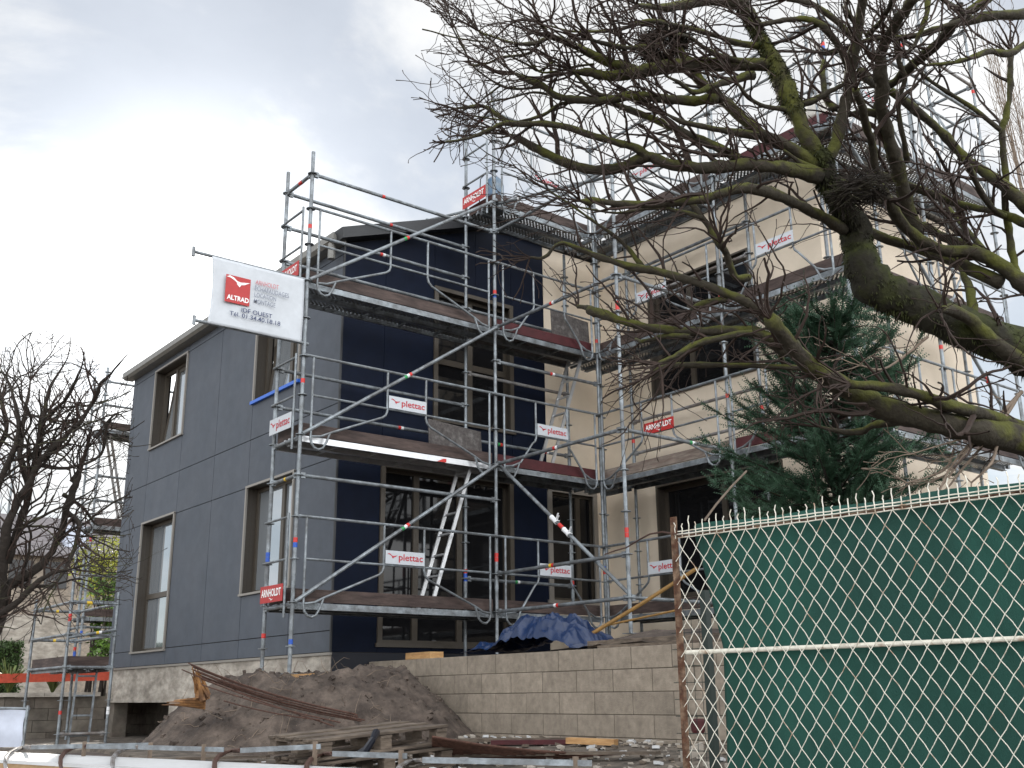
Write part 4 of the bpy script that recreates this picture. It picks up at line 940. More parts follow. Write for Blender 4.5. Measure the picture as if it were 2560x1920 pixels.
pn = thing('sheeted_panel', tuple(at(0, 1870, 13.5)), 'pale bluish sheet on a tube frame at the left edge', 'panel')
c0_, c1_ = at(-90, 1868, 13.5), at(54, 1868, 13.3); k_ = MB()
for i in range(13):
    for j in range(9):
        s, t = i/12, j/8; P_ = (c0_*(1-s)+c1_*s)*(1-t)+(a0*(1-s)+a1*s)*t; k_.v.append(tuple(P_+np.array([.015*math.sin(s*9+t*4), .02*math.sin(t*7+s*3), 0])))
for i in range(12):
    for j in range(8): a = i*9+j; k_.face((a, a+9, a+10, a+1))
k_.build('sheet', G['lightsheet'], pn, smooth=True)
k_ = MB(); k_.tube([at(70, 1764, 13.5), at(56, 1872, 13.3)], .02, 8); k_.tube([at(-90, 1769, 13.52), at(74, 1772, 13.5)], .018, 8); k_.build('tube_frame', G['steel'], pn)

# neighbour house, retaining wall, hedge
nh = thing('neighbour_house', (-4, 30, -1), 'neighbouring stone house with long grey slate roof behind the garden on the left', 'house')
p = onp(-200, 1345, 1, 30); q = onp(330, 1395, 1, 30); zt_ = q[2]
b = MB(); b.box((p[0], 30, -1.7), (q[0]+3, 36, zt_)); b.build('wall', G['stone'], nh)
b = MB(); b.prism([(29.6, zt_-.05), (33, zt_+1.75), (36.4, zt_-.05), (36.4, zt_-.2), (33, zt_+1.6), (29.6, zt_-.2)], (p[0]-.5, 0, 0), Y_, Z_, X_, q[0]+4-p[0]); b.build('roof', G['nroof'], nh)
for px0 in (165,):
    w0, w1 = onp(px0, 1262, 1, 30.6), onp(px0+24, 1262, 1, 30.6); b = MB(); b.box((w0[0], 30.2, zt_+.25), (w0[0]+.75, 30.9, zt_+1.1)); b.build('dormer', G['lightsheet'], nh)
for k in range(3):
    b = MB(); w0 = onp(30+90*k, 1360, 1, 30); b.box((w0[0], 29.95, zt_-1.3), (w0[0]+.8, 29.99, zt_-.35)); b.build('window', G['glass'], nh)
b = MB(); p = onp(-60, 1532, 1, 17); q = onp(170, 1545, 1, 17); b.box((p[0], 17, -1.7), (q[0], 17.3, p[2])); tag(b.build('concrete_wall', G['concrete'], loc=(p[0], 17, -1.7)), 'plain grey concrete wall between hedge and neighbouring house', 'wall')

# ------------------------------------------------------------------ leaves
def leaves(b, cs, n, rad, size, rng, aspect=.45, droop=0):
    for _ in range(n):
        c = rng.choice(cs); v = np.array([rng.gauss(0, 1) for _ in range(3)]); v /= np.linalg.norm(v)+1e-9; p = np.array(c[:3])+v*(c[3]*rng.random()**.45)
        d = np.array([rng.gauss(0, 1), rng.gauss(0, 1), rng.gauss(0, .7)-droop]); d /= np.linalg.norm(d)+1e-9; s_ = np.cross(d, np.array([rng.gauss(0, 1) for _ in range(3)])); s_ /= np.linalg.norm(s_)+1e-9
        L_ = size*rng.uniform(.6, 1.3); b.poly([p, p+d*L_*.5+s_*L_*aspect*.5, p+d*L_, p+d*L_*.5-s_*L_*aspect*.5])
rng = random.Random(21)
def bush(name, pts, n, size, m, label, cat, group=None, stems=5, aspect=.45):
    cs = [(*p, r) for p, r in pts]; base = np.array([pts[0][0][0], pts[0][0][1], -1.05]); root = thing(name, tuple(base), label, cat, group)
    b = MB(); leaves(b, cs, n, 0, size, rng, aspect); b.build('foliage', m, root)
    b = MB()
    for k in range(stems):
        c = rng.choice(cs); b.tube([base+np.array([rng.uniform(-.1, .1), rng.uniform(-.1, .1), 0]), (base+np.array(c[:3]))/2+rng.uniform(-.1, .1), np.array(c[:3])], [.03, .02, .008], 5)
    b.build('stems', G['bark2'], root)
bush('bush', [(onp(255, 1385, 1, 13.5), .55), (onp(225, 1420, 1, 13.8), .5), (onp(285, 1440, 1, 13.2), .5), (onp(250, 1480, 1, 13.6), .5), (onp(300, 1380, 1, 13.8), .5)], 2600, .085, G['leaf_y'], 'sunlit yellow green bush behind the tall scaffold', 'bush')
bush('laurel', [(onp(272, 1470, 1, 11.0), .40), (onp(262, 1560, 1, 10.8), .30), (onp(255, 1625, 1, 10.6), .28), (onp(290, 1500, 1, 11.2), .4)], 900, .13, G['leaf_g'], 'glossy green laurel shoots between scaffold tower and house corner', 'shrub')
hb = MB(); hp = onp(-150, 1605, 1, 13); hq = onp(62, 1600, 1, 13)
for _ in range(9000):
    x = rng.uniform(hp[0], hq[0]); y = rng.choice((13.0, 13.0, rng.uniform(13, 13.8))); z = rng.uniform(-1.0, hp[2]) if y == 13.0 else hp[2]
    p = np.array([x, y+rng.gauss(0, .04), z+rng.gauss(0, .03)]); d = np.array([rng.gauss(0, 1) for _ in range(3)]); d /= np.linalg.norm(d); s_ = np.cross(d, [rng.gauss(0, 1) for _ in range(3)]); s_ /= np.linalg.norm(s_); hb.poly([p, p+d*.03+s_*.015, p+d*.06, p+d*.03-s_*.015])
hr = thing('hedge', (hp[0], 13, -1.0), 'clipped green hedge at the left edge above the dark block wall', 'hedge'); hb.build('foliage', G['hedge'], hr); b = MB(); b.box((hp[0], 13.05, -1.05), (hq[0]-.05, 13.8, hp[2]-.04)); b.build('inner_mass', G['bark2'], hr)
for k, (px, py, lab) in enumerate(((20, 1735, 'arching strap leaved plant at the left edge on the dark wall'), (130, 1735, 'strap leaved plant behind the ladder of the scaffold tower'))):
    base = onp(px, py, 1, 10.1); b = MB()
    for _ in range(70):
        a = rng.uniform(0, 6.28); L_ = rng.uniform(.4, .85); rr_ = rng.uniform(.15, .6); pts = [base+np.array([math.cos(a)*rr_*L_*t, math.sin(a)*rr_*L_*t, L_*(t-.55*t*t*rr_*1.6)]) for t in (0, .25, .5, .75, 1)]; sd_ = np.array([-math.sin(a), math.cos(a), 0])*.014
        for p_, q_ in zip(pts[:-1], pts[1:]): b.poly([p_-sd_, p_+sd_, q_+sd_*.7, q_-sd_*.7])
    tag(b.build('strap_leaved_plant', G['grass'], loc=tuple(base)), lab, 'plant', 'strap leaved plants on the garden wall')

# ------------------------------------------------------------------ trees: traced limbs with grown twigs
REG = dict(A=(1050, 0, 3.6867), B=(1600, 0, 3.6867), C=(1960, 0, 2.115), D=(1400, 400, 2.115), E=(1960, 400, 2.115), F=(1960, 800, 2.115), G=(1400, 750, 2.115), L=(0, 800, 1.19), P=(0, 0, 1.0))
def smoothpts(pts, k=4):
    """Catmull-Rom through (x, y, w) points"""
    P = [np.array(p, float) for p in pts]; P = [2*P[0]-P[1]]+P+[2*P[-1]-P[-2]]; out = []
    for i in range(1, len(P)-2):
        for j in range(k):
            t = j/k; a, b_, c, d = P[i-1:i+3]; out.append(.5*((2*b_)+(-a+c)*t+(2*a-5*b_+4*c-d)*t*t+(-a+3*b_-3*c+d)*t**3))
    out.append(P[-2]); return out
def dfun(base, x, y, seed): return base+.75*noise.noise(Vector((x/520, y/520, seed)))
class Tree:
    def __init__(s, base, seed): s.base, s.seed, s.limbs, s.rng = base, seed, [], random.Random(seed)
    def limb(s, spec, off=None, mat_='bark'):
        """spec: [(region, x, y, w), ...]; off = how far the thin end leans away or near"""
        pts = []
        for r, x, y, w_ in spec: ox, oy, sc_ = REG[r]; pts.append((ox+x/sc_, oy+y/sc_, w_/sc_))
        sp = smoothpts(pts); n = len(sp); off = s.rng.uniform(-.55, .55) if off is None else off
        base_first = sp[0][2] >= sp[-1][2]; res = []
        for i, q in enumerate(sp):
            t = i/(n-1); t = t if base_first else 1-t
            D = dfun(s.base, q[0], q[1], s.seed)+off*t**1.2; jit = s.rng.uniform(-1, 1)*min(2.2, q[2]*.12)
            res.append((at(q[0]+jit, q[1]+jit*.6, D), max(.005, q[2]/2*1.12*D/FPX)))
        if not base_first: res = res[::-1]
        s.limbs.append((res, mat_)); return res
def grow(b, p, d, L_, r, rng, lvl, maxl, bias, seg=.05, bud=True, keep=None):
    n = max(3, int(L_/seg)); pts = [p]; rr = [r]; dirs = [d]
    for i in range(n):
        d = d+np.array([rng.gauss(0, .17) for _ in range(3)])+bias*.05; d /= np.linalg.norm(d); q_ = p+d*(L_/n)
        if keep is not None and not keep(q_): break
        p = q_; pts.append(p); rr.append(max(.0021, r*(1-.66*(i+1)/n))); dirs.append(d)
    n = len(pts)-1
    if n < 2: return
    if bud and lvl >= maxl: rr[-1] = rr[-2]*1.5
    b.tube(pts, rr, 5 if lvl < 2 else 4, caps=False)
    if lvl < maxl:
        step = 2 if lvl < 2 else 3; k0 = rng.randrange(1, 3)
        for i in range(k0, n+1, step):
            if rng.random() < .80:
                dd = dirs[i]; sd_ = np.cross(dd, np.array([rng.gauss(0, 1) for _ in range(3)])); sd_ /= np.linalg.norm(sd_)+1e-9
                a = rng.uniform(.5, 1.0); nd = dd*math.cos(a)+sd_*math.sin(a); grow(b, pts[i], nd, L_*rng.uniform(.35, .72)*(1-.35*i/n), rr[i]*.62, rng, lvl+1, maxl, bias, seg*.9, bud, keep)
def twigs(b, limbs, rng, dens, Lr, bias, maxl=2, rmin=.0, tip=True, keep=None, flat=.45, thick=.0115):
    """side shoots spread along the limbs, fanning mostly across the view"""
    for pts in limbs:
        for i in range(1, len(pts)):
            p, r = pts[i]; q, _ = pts[i-1]; seg = np.linalg.norm(p-q); d = (p-q)/(seg+1e-9); k = dens*seg
            m_ = int(k)+(rng.random() < k-int(k))
            for _ in range(m_):
                v = RT*rng.gauss(0, 1)+UP*rng.gauss(.25, 1)+FW*rng.gauss(0, flat); v = v-d*np.dot(v, d); v /= np.linalg.norm(v)+1e-9
                a = rng.uniform(.5, 1.25); nd = d*math.cos(a)+v*math.sin(a); nd = nd+bias*.35; nd /= np.linalg.norm(nd)
                L_ = rng.uniform(*Lr); o_ = p+(q-p)*rng.random()+v*r*.6
                if keep is not None and not keep(o_+nd*L_): continue
                grow(b, o_, nd, L_, min(r*.6, thick)*rng.uniform(.7, 1.1), rng, 1, maxl, bias, keep=keep)
        if tip:
            p, r = pts[-1]; d = p-pts[-2][0]; d /= np.linalg.norm(d)
            for _ in range(3):
                nd = d+RT*rng.gauss(0, .45)+UP*rng.gauss(.1, .45)+FW*rng.gauss(0, .2); nd /= np.linalg.norm(nd); grow(b, p, nd, rng.uniform(*Lr), min(r, .010)*.8, rng, 1, maxl, bias, keep=keep)
def limbmesh(b, pts, rng, n=9, lump=.10):
    i0 = len(b.v); P = [p for p, r in pts]; rr = [r*(1+rng.uniform(-lump, lump)) for p, r in pts]; b.tube(P, rr, n)
    for i in range(i0, len(b.v)):
        v = Vector(b.v[i]); k = noise.noise(v*16); j = (i-i0)//n; c = Vector(P[min(j, len(P)-1)]); k2 = noise.noise(v*5); b.v[i] = tuple(c+(v-c)*(1+.24*k+.22*max(0, k2)))

T1 = Tree(6.7, 3)
big = [
 [('P', 3050, 2350, 200), ('P', 2850, 1500, 130), ('P', 2720, 1050, 100), ('F', 1400, 260, 185), ('F', 1150, 120, 165), ('F', 900, 20, 165), ('E', 700, 770, 165), ('E', 520, 690, 165), ('E', 430, 590, 150), ('E', 395, 470, 135), ('E', 375, 370, 120), ('E', 325, 270, 110), ('E', 270, 170, 100), ('E', 215, 80, 95), ('B', 1680, 1500, 170), ('B', 1600, 1400, 160)],
]
fork = [
 [('B', 1650, 1470, 150), ('B', 1500, 1200, 135), ('B', 1420, 1000, 150), ('B', 1340, 820, 155), ('B', 1270, 640, 150), ('B', 1180, 480, 120), ('B', 1090, 300, 110), ('B', 1000, 130, 110), ('B', 900, -20, 105), ('B', 840, -140, 90)],
 [('B', 1700, 1500, 130), ('B', 1790, 1350, 105), ('B', 1860, 1100, 100), ('B', 1920, 850, 105), ('B', 1960, 600, 90), ('B', 1990, 400, 85), ('B', 2030, 150, 80), ('B', 2060, -60, 70)],
 [('B', 980, 40, 105), ('B', 700, 10, 80), ('B', 450, 40, 75), ('B', 250, 70, 70), ('B', 100, 60, 40), ('B', -20, 48, 30)],
 [('B', 1180, 600, 100), ('B', 900, 600, 100), ('B', 600, 590, 110), ('B', 300, 610, 110), ('B', 0, 660, 100), ('A', 1900, 690, 90), ('A', 1700, 700, 80), ('A', 1560, 665, 65), ('A', 1420, 670, 45)],
 [('A', 1980, 640, 90), ('A', 1850, 610, 85), ('A', 1700, 560, 75), ('A', 1500, 460, 60), ('A', 1300, 370, 50), ('A', 1190, 330, 45), ('A', 1140, 260, 38), ('A', 1115, 210, 32)],
 [('A', 1200, 340, 42), ('A', 1050, 400, 35), ('A', 880, 400, 25), ('A', 700, 350, 18), ('A', 540, 290, 10)],
 [('A', 1100, 410, 28), ('A', 980, 500, 22), ('A', 740, 530, 22), ('A', 640, 580, 18), ('A', 470, 600, 18), ('A', 430, 500, 12), ('A', 320, 250, 9), ('A', 262, 120, 7)],
 [('B', 1620, 1520, 110), ('B', 1400, 1370, 95), ('B', 1120, 1230, 95), ('B', 930, 1080, 90), ('B', 760, 920, 90), ('B', 620, 800, 85), ('B', 500, 690, 80), ('B', 400, 520, 70), ('B', 290, 350, 60)],
 [('B', 900, 1460, 85), ('B', 700, 1350, 75), ('B', 450, 1250, 70), ('B', 200, 1130, 62), ('B', 0, 1050, 60), ('A', 1850, 980, 55), ('A', 1700, 930, 50)],
 [('B', 1640, 1620, 150), ('B', 1300, 1550, 110), ('B', 1050, 1520, 100), ('B', 800, 1530, 105), ('B', 600, 1550, 100), ('B', 300, 1520, 95), ('B', 60, 1450, 90), ('A', 1900, 1530, 85), ('A', 1650, 1570, 80), ('A', 1400, 1520, 78), ('A', 1200, 1430, 75), ('A', 1020, 1340, 70), ('A', 900, 1270, 55), ('A', 835, 1250, 35)],
 [('A', 2110, 1470, 80), ('A', 2000, 1370, 62), ('A', 1800, 1310, 60), ('A', 1550, 1240, 58), ('A', 1350, 1170, 56), ('A', 1150, 1140, 52), ('A', 980, 1145, 50), ('A', 780, 1140, 42), ('A', 650, 1190, 34), ('A', 520, 1250, 30), ('A', 380, 1290, 26), ('A', 230, 1310, 16)],
 [('A', 820, 1130, 42), ('A', 700, 1050, 40), ('A', 600, 985, 34), ('A', 470, 985, 32), ('A', 340, 1000, 18)],
 [('B', 700, 905, 85), ('B', 500, 930, 80), ('B', 250, 910, 80), ('B', 0, 890, 80), ('A', 1950, 880, 70), ('A', 1700, 930, 60), ('A', 1450, 920, 55), ('A', 1250, 880, 58), ('A', 1130, 790, 55), ('A', 1000, 740, 42), ('A', 880, 680, 25)],
 [('A', 1800, 920, 40), ('A', 1600, 850, 36), ('A', 1450, 700, 34), ('A', 1400, 650, 30)],
 [('A', 1500, 930, 34), ('A', 1300, 960, 30), ('A', 1130, 1060, 28), ('A', 900, 1120, 18), ('A', 700, 1100, 14), ('A', 500, 1070, 10)],
 [('A', 1300, 900, 26), ('A', 1050, 850, 20), ('A', 850, 900, 16), ('A', 650, 940, 14), ('A', 600, 1000, 8)],
 [('A', 1150, 800, 24), ('A', 900, 820, 22), ('A', 750, 790, 20), ('A', 600, 700, 17), ('A', 480, 600, 14), ('A', 400, 450, 10), ('A', 300, 260, 7)],
 [('A', 740, 790, 18), ('A', 620, 880, 15), ('A', 520, 960, 12), ('A', 400, 1020, 8)],
 [('A', 640, 390, 16), ('A', 450, 370, 14), ('A', 250, 330, 12), ('A', 110, 290, 9), ('A', 20, 270, 5)],
 [('A', 1250, 560, 22), ('A', 1100, 655, 20), ('A', 1000, 600, 18), ('A', 860, 530, 16), ('A', 740, 440, 14), ('A', 640, 360, 14), ('A', 540, 285, 8)],
 [('A', 1600, 590, 22), ('A', 1400, 620, 22), ('A', 1250, 660, 20), ('A', 1100, 660, 20), ('A', 980, 530, 16), ('A', 900, 430, 12)],
 [('A', 2212, 420, 40), ('A', 1900, 440, 40), ('A', 1700, 400, 34), ('A', 1560, 360, 26)],
 [('A', 2212, 190, 30), ('A', 2000, 230, 28), ('A', 1800, 280, 26), ('A', 1600, 290, 26), ('A', 1400, 290, 20), ('A', 1200, 240, 12)],
 [('B', 1100, 420, 60), ('B', 900, 400, 50), ('B', 700, 330, 42), ('B', 450, 260, 40), ('B', 250, 215, 34), ('B', 80, 190, 28), ('B', -50, 215, 20)],
 [('B', 1120, 570, 60), ('B', 900, 560, 50), ('B', 700, 500, 45), ('B', 580, 430, 34), ('B', 450, 340, 28), ('B', 300, 310, 26)],
 [('B', 1040, 690, 70), ('B', 850, 740, 55), ('B', 650, 800, 50), ('B', 500, 850, 45), ('B', 360, 760, 30), ('B', 240, 700, 22)],
 [('B', 1350, 1010, 45), ('B', 1150, 980, 34), ('B', 1000, 900, 34), ('B', 900, 770, 22)],
 [('B', 1080, 1250, 75), ('B', 800, 1210, 50), ('B', 560, 1160, 46), ('B', 380, 1120, 36), ('B', 240, 1050, 22)],
 [('B', 1480, 970, 55), ('B', 1650, 900, 50), ('B', 1800, 820, 42), ('B', 1890, 770, 40)],
 [('B', 1800, 1010, 60), ('B', 1720, 920, 55), ('B', 1690, 750, 50), ('B', 1680, 620, 45), ('B', 1690, 560, 30)],
 [('B', 1100, 230, 40), ('B', 1250, 200, 40), ('B', 1400, 175, 42), ('B', 1560, 180, 55), ('B', 1700, 250, 60), ('B', 1800, 380, 60), ('B', 1880, 520, 55), ('B', 1930, 640, 50)],
 [('B', 1990, 380, 60), ('B', 1850, 230, 50), ('B', 1700, 110, 50), ('B', 1560, 30, 48), ('B', 1350, -10, 45)],
 [('C', 1269, 75, 50), ('C', 1100, 85, 45), ('C', 970, 110, 40), ('C', 820, 150, 34), ('C', 700, 190, 28), ('C', 560, 200, 22), ('C', 430, 215, 20), ('C', 250, 280, 22), ('C', 150, 270, 12)],
 [('C', 1140, -60, 50), ('C', 1010, 40, 45), ('C', 900, 130, 45), ('C', 820, 220, 45), ('C', 720, 310, 45), ('C', 640, 380, 42), ('C', 560, 450, 42)],
 [('C', 700, -20, 52), ('C', 620, 80, 50), ('C', 575, 160, 50), ('C', 520, 250, 50), ('C', 510, 380, 58), ('C', 520, 470, 65), ('C', 510, 560, 60), ('C', 540, 680, 60), ('C', 575, 800, 62), ('E', 600, 40, 66), ('E', 640, 200, 66), ('E', 700, 400, 70)],
 [('C', 820, -20, 20), ('C', 900, 40, 26), ('C', 980, 90, 28)],
 [('C', 1300, 210, 24), ('C', 1190, 285, 36), ('C', 1090, 270, 28), ('C', 1000, 300, 24), ('C', 900, 330, 20), ('C', 750, 345, 14)],
 [('C', 1200, 290, 30), ('C', 1195, 450, 28), ('C', 1180, 600, 28), ('C', 1150, 690, 30), ('C', 1165, 850, 30), ('E', 1172, 100, 32), ('E', 1170, 250, 35), ('E', 1190, 400, 34), ('E', 1220, 560, 36), ('E', 1260, 680, 40)],
 [('C', 1145, 690, 22), ('C', 1010, 580, 22), ('C', 900, 510, 20), ('C', 750, 410, 18), ('C', 655, 310, 10)],
 [('E', 1300, 260, 66), ('E', 1180, 150, 60), ('C', 1060, 910, 50), ('C', 960, 840, 46), ('C', 880, 750, 46), ('C', 790, 660, 42), ('C', 680, 570, 40), ('C', 560, 480, 38)],
 [('C', 400, 380, 46), ('C', 440, 420, 40), ('C', 510, 460, 40)],
 [('C', 480, 900, 42), ('C', 470, 770, 38), ('C', 440, 680, 38), ('C', 415, 580, 38), ('C', 375, 470, 34)],
 [('C', 655, 860, 28), ('C', 625, 700, 24), ('C', 605, 540, 22), ('C', 640, 420, 24), ('C', 610, 330, 26), ('C', 590, 220, 26)],
 [('C', 510, 610, 42), ('C', 420, 590, 36), ('C', 340, 610, 24)],
 [('C', 640, 280, 16), ('C', 690, 240, 18), ('C', 750, 80, 26), ('C', 765, -10, 26)],
 [('C', 440, 190, 24), ('C', 520, 100, 24), ('C', 580, -10, 22)],
 [('C', 385, 130, 26), ('C', 330, 50, 22), ('C', 340, -20, 18)],
 [('E', 1330, 720, 80), ('E', 1220, 620, 70), ('E', 1120, 540, 68), ('E', 1000, 490, 60), ('E', 850, 480, 58), ('E', 700, 410, 56), ('E', 600, 300, 50), ('E', 500, 130, 45)],
 [('E', 1150, 570, 42), ('E', 1050, 470, 30), ('E', 960, 360, 28), ('E', 870, 260, 22)],
 [('E', 1100, 540, 52), ('E', 1000, 470, 48), ('E', 850, 410, 42), ('E', 730, 340, 36)],
 [('E', 1300, 345, 46), ('E', 1140, 280, 36), ('E', 1000, 250, 34), ('E', 850, 210, 34), ('E', 650, 130, 36), ('E', 450, 60, 34)],
 [('E', 1170, 300, 34), ('E', 1120, 270, 30), ('E', 1050, 190, 28), ('E', 1000, 80, 28), ('E', 955, 0, 30)],
 [('E', 600, 250, 36), ('E', 400, 170, 36), ('E', 250, 80, 34), ('E', 100, 20, 26), ('B', 1320, 1380, 20)],
 [('E', 1150, 650, 66), ('E', 930, 550, 60), ('E', 750, 480, 52), ('E', 550, 420, 50), ('E', 460, 380, 45)],
 [('E', 320, 370, 62), ('E', 200, 300, 48), ('E', 85, 240, 48), ('D', 1180, 200, 52), ('D', 1080, 165, 52), ('D', 960, 150, 46), ('D', 820, 190, 40), ('D', 700, 220, 38), ('D', 500, 230, 34), ('D', 300, 230, 32), ('D', 190, 215, 30), ('D', 150, 220, 42), ('D', 105, 215, 14)],
 [('F', -80, -10, 62), ('D', 1050, 790, 52), ('D', 960, 740, 46), ('D', 870, 700, 42), ('D', 700, 640, 38), ('D', 500, 585, 38), ('D', 400, 570, 35), ('D', 230, 520, 30), ('D', 100, 470, 22), ('D', 0, 440, 18), ('P', 1360, 644, 7), ('P', 1325, 643, 5)],
 [('D', 440, 570, 26), ('D', 370, 480, 20), ('D', 300, 410, 18), ('D', 200, 340, 15), ('D', 60, 240, 12), ('D', -60, 160, 8)],
 [('D', 850, 460, 36), ('D', 800, 370, 32), ('D', 740, 290, 28), ('D', 680, 210, 26)],
 [('D', 760, 310, 24), ('D', 650, 275, 20), ('D', 500, 255, 17), ('D', 300, 280, 12), ('D', 100, 250, 9)],
 [('D', 1000, 620, 34), ('D', 930, 620, 34), ('D', 880, 500, 34), ('D', 850, 440, 34)],
 [('D', 880, 735, 30), ('D', 760, 760, 32), ('D', 700, 790, 30)],
 [('F', 40, 120, 70), ('G', 1200, 270, 62), ('G', 1100, 200, 58), ('G', 1000, 160, 50), ('G', 850, 160, 42), ('G', 650, 165, 42), ('G', 450, 140, 38), ('G', 300, 100, 38), ('G', 230, 75, 44), ('G', 170, 60, 46), ('G', 145, 42, 30), ('G', 92, 34, 16)],
 [('G', 1010, 170, 34), ('G', 850, 200, 34), ('G', 700, 240, 30), ('G', 600, 300, 24), ('G', 520, 335, 16)],
 [('G', 680, 190, 24), ('G', 560, 190, 24), ('G', 440, 220, 18), ('G', 400, 205, 10)],
 [('G', 1300, 360, 30), ('G', 1100, 350, 26), ('G', 900, 345, 25), ('G', 700, 345, 27), ('G', 560, 350, 24), ('G', 498, 376, 10)],
 [('G', 1130, 100, 34), ('G', 1160, 250, 28), ('G', 1180, 330, 25), ('G', 1240, 402, 10)],
 [('P', 2850, 1200, 90), ('F', 1450, 690, 150), ('F', 1150, 610, 132), ('F', 900, 560, 120), ('F', 650, 500, 112), ('F', 450, 430, 104), ('F', 250, 320, 92), ('F', 120, 230, 92), ('F', 20, 110, 72), ('F', -80, -10, 62)],
 [('F', 1330, 590, 66), ('F', 1100, 510, 60), ('F', 900, 460, 60), ('F', 700, 390, 54), ('F', 500, 350, 48), ('F', 350, 340, 40)],
 [('F', 640, 535, 42), ('F', 500, 550, 34), ('F', 400, 590, 34), ('F', 300, 590, 24), ('F', 190, 565, 12)],
 [('F', 1450, 330, 85), ('F', 1150, 150, 76), ('F', 1000, 10, 62), ('E', 890, 795, 56), ('E', 820, 790, 30)],
 [('E', 1000, 850, 46), ('E', 985, 700, 44), ('E', 950, 610, 26), ('E', 922, 560, 8)],
]
hang = [
 [('F', 1240, 395, 20), ('F', 1150, 560, 16), ('F', 1100, 750, 14), ('F', 990, 860, 8)],
 [('F', 1260, 380, 20), ('F', 1000, 650, 14), ('F', 870, 830, 11), ('F', 790, 930, 6)],
 [('F', 1160, 540, 16), ('F', 950, 780, 12), ('F', 850, 900, 8), ('F', 700, 960, 5)],
 [('F', 1100, 530, 16), ('F', 900, 750, 12), ('F', 820, 910, 7)],
 [('F', 1150, 560, 14), ('F', 1000, 610, 12), ('F', 830, 660, 9), ('F', 670, 710, 6)],
 [('F', 760, 90, 14), ('F', 650, 180, 12), ('F', 520, 260, 10), ('F', 400, 240, 7)],
 [('F', 900, 680, 14), ('F', 860, 780, 11), ('F', 760, 830, 9), ('F', 650, 860, 5)],
]
tree = thing('bare_tree', tuple(at(3050, 2300, 6.7)), 'big leafless mossy tree spreading over the right half above the fence', 'tree')
lim_all = []; b = MB(); rg = random.Random(5)
for sp in big: q = [(p, r*1.1) for p, r in T1.limb(sp, off=0)]; limbmesh(b, q, rg, 14, .06); lim_all.append(q)
b.build('trunk', G['moss'], tree, smooth=True)
b = MB()
for k, sp in enumerate(fork): q = T1.limb(sp, off=0 if k < 2 else None); limbmesh(b, q, rg, 9); lim_all.append(q)
b.build('branches', G['bark'], tree, smooth=True)
# fringe of moss along the trunk
b = MB()
for pts in lim_all[:2]:
    for i in range(8, len(pts)):
        p, r = pts[i]
        for _ in range(150):
            v = np.array([rg.gauss(0, 1) for _ in range(3)]); v /= np.linalg.norm(v); o_ = p+(pts[i-1][0]-p)*rg.random()+v*r*.97; L_ = rg.uniform(.015, .050); e_ = o_+v*L_*.6-Z_*L_*.6; s_ = np.cross(v, [rg.gauss(0, 1) for _ in range(3)]); s_ /= np.linalg.norm(s_); b.poly([o_-s_*.007, o_+s_*.007, e_])
b.build('moss_fringe', G['moss'], tree)
b = MB(); hl = []
for sp in hang: q = T1.limb(sp, off=-.4); b.tube([p for p, r in q], [r for p, r in q], 6); hl.append(q)
twigs(b, hl, rg, 3, (.15, .35), -UP*.3-RT*.4, 2); b.build('hanging_twigs', G['pale_twig'], tree)
b = MB(); bias = -RT*.35+UP*.25
def inview(p):
    d = p-CAM; z = d@FW; x = 1280+FPX*(d@RT)/z; y = 960-FPX*(d@UP)/z
    return -100 < x < 2700 and -100 < y < 1260 and x > 1035 + 60*math.sin(y/40) and not (x < 1180 and y > 420) and not (x < 1500 and y > 760)
twigs(b, lim_all[3:], rg, 1.0, (.40, .95), bias, 2, keep=inview, thick=.019)
twigs(b, lim_all[1:3], rg, 1.6, (.10, .40), bias, 2, keep=inview)
def inview2(p):
    d = p-CAM; z = d@FW; x = 1280+FPX*(d@RT)/z; y = 960-FPX*(d@UP)/z
    return inview(p) and not (((x-2170)/190)**2+((y-380)/230)**2 < 1 and noise.noise(Vector((p[0]*4, p[1]*4, p[2]*4))) > -.15)
twigs(b, lim_all[3:], rg, 5.0, (.14, .50), bias, 2, keep=inview2)
b.build('twigs', G['twig'], tree)
def nest(c, D, r, n, lab):
    b = MB(); c = at(*c, D)
    for _ in range(n):
        a = np.array([rg.gauss(0, 1), rg.gauss(0, 1), rg.gauss(0, .45)]); a = a/np.linalg.norm(a)*r*rg.uniform(.6, 1); a[2] *= .55; t = np.cross(a, Z_)+np.array([rg.gauss(0, .3)*r for _ in range(3)]); t = t/np.linalg.norm(t)*rg.uniform(.06, .16); p = c+a
        b.tube([p-t, p+np.array([rg.gauss(0, .01) for _ in range(3)]), p+t], .003, 4)
    tag(b.build('bird_nest', G['bark2'], loc=tuple(c)), lab, 'nest')
nest((1655, 112), 6.9, .16, 420, 'dark twig nest high among the upper left branches of the big tree')
nest((2150, 478), 6.4, .15, 190, 'large tangle of twigs like a nest beside the mossy fork of the tree')

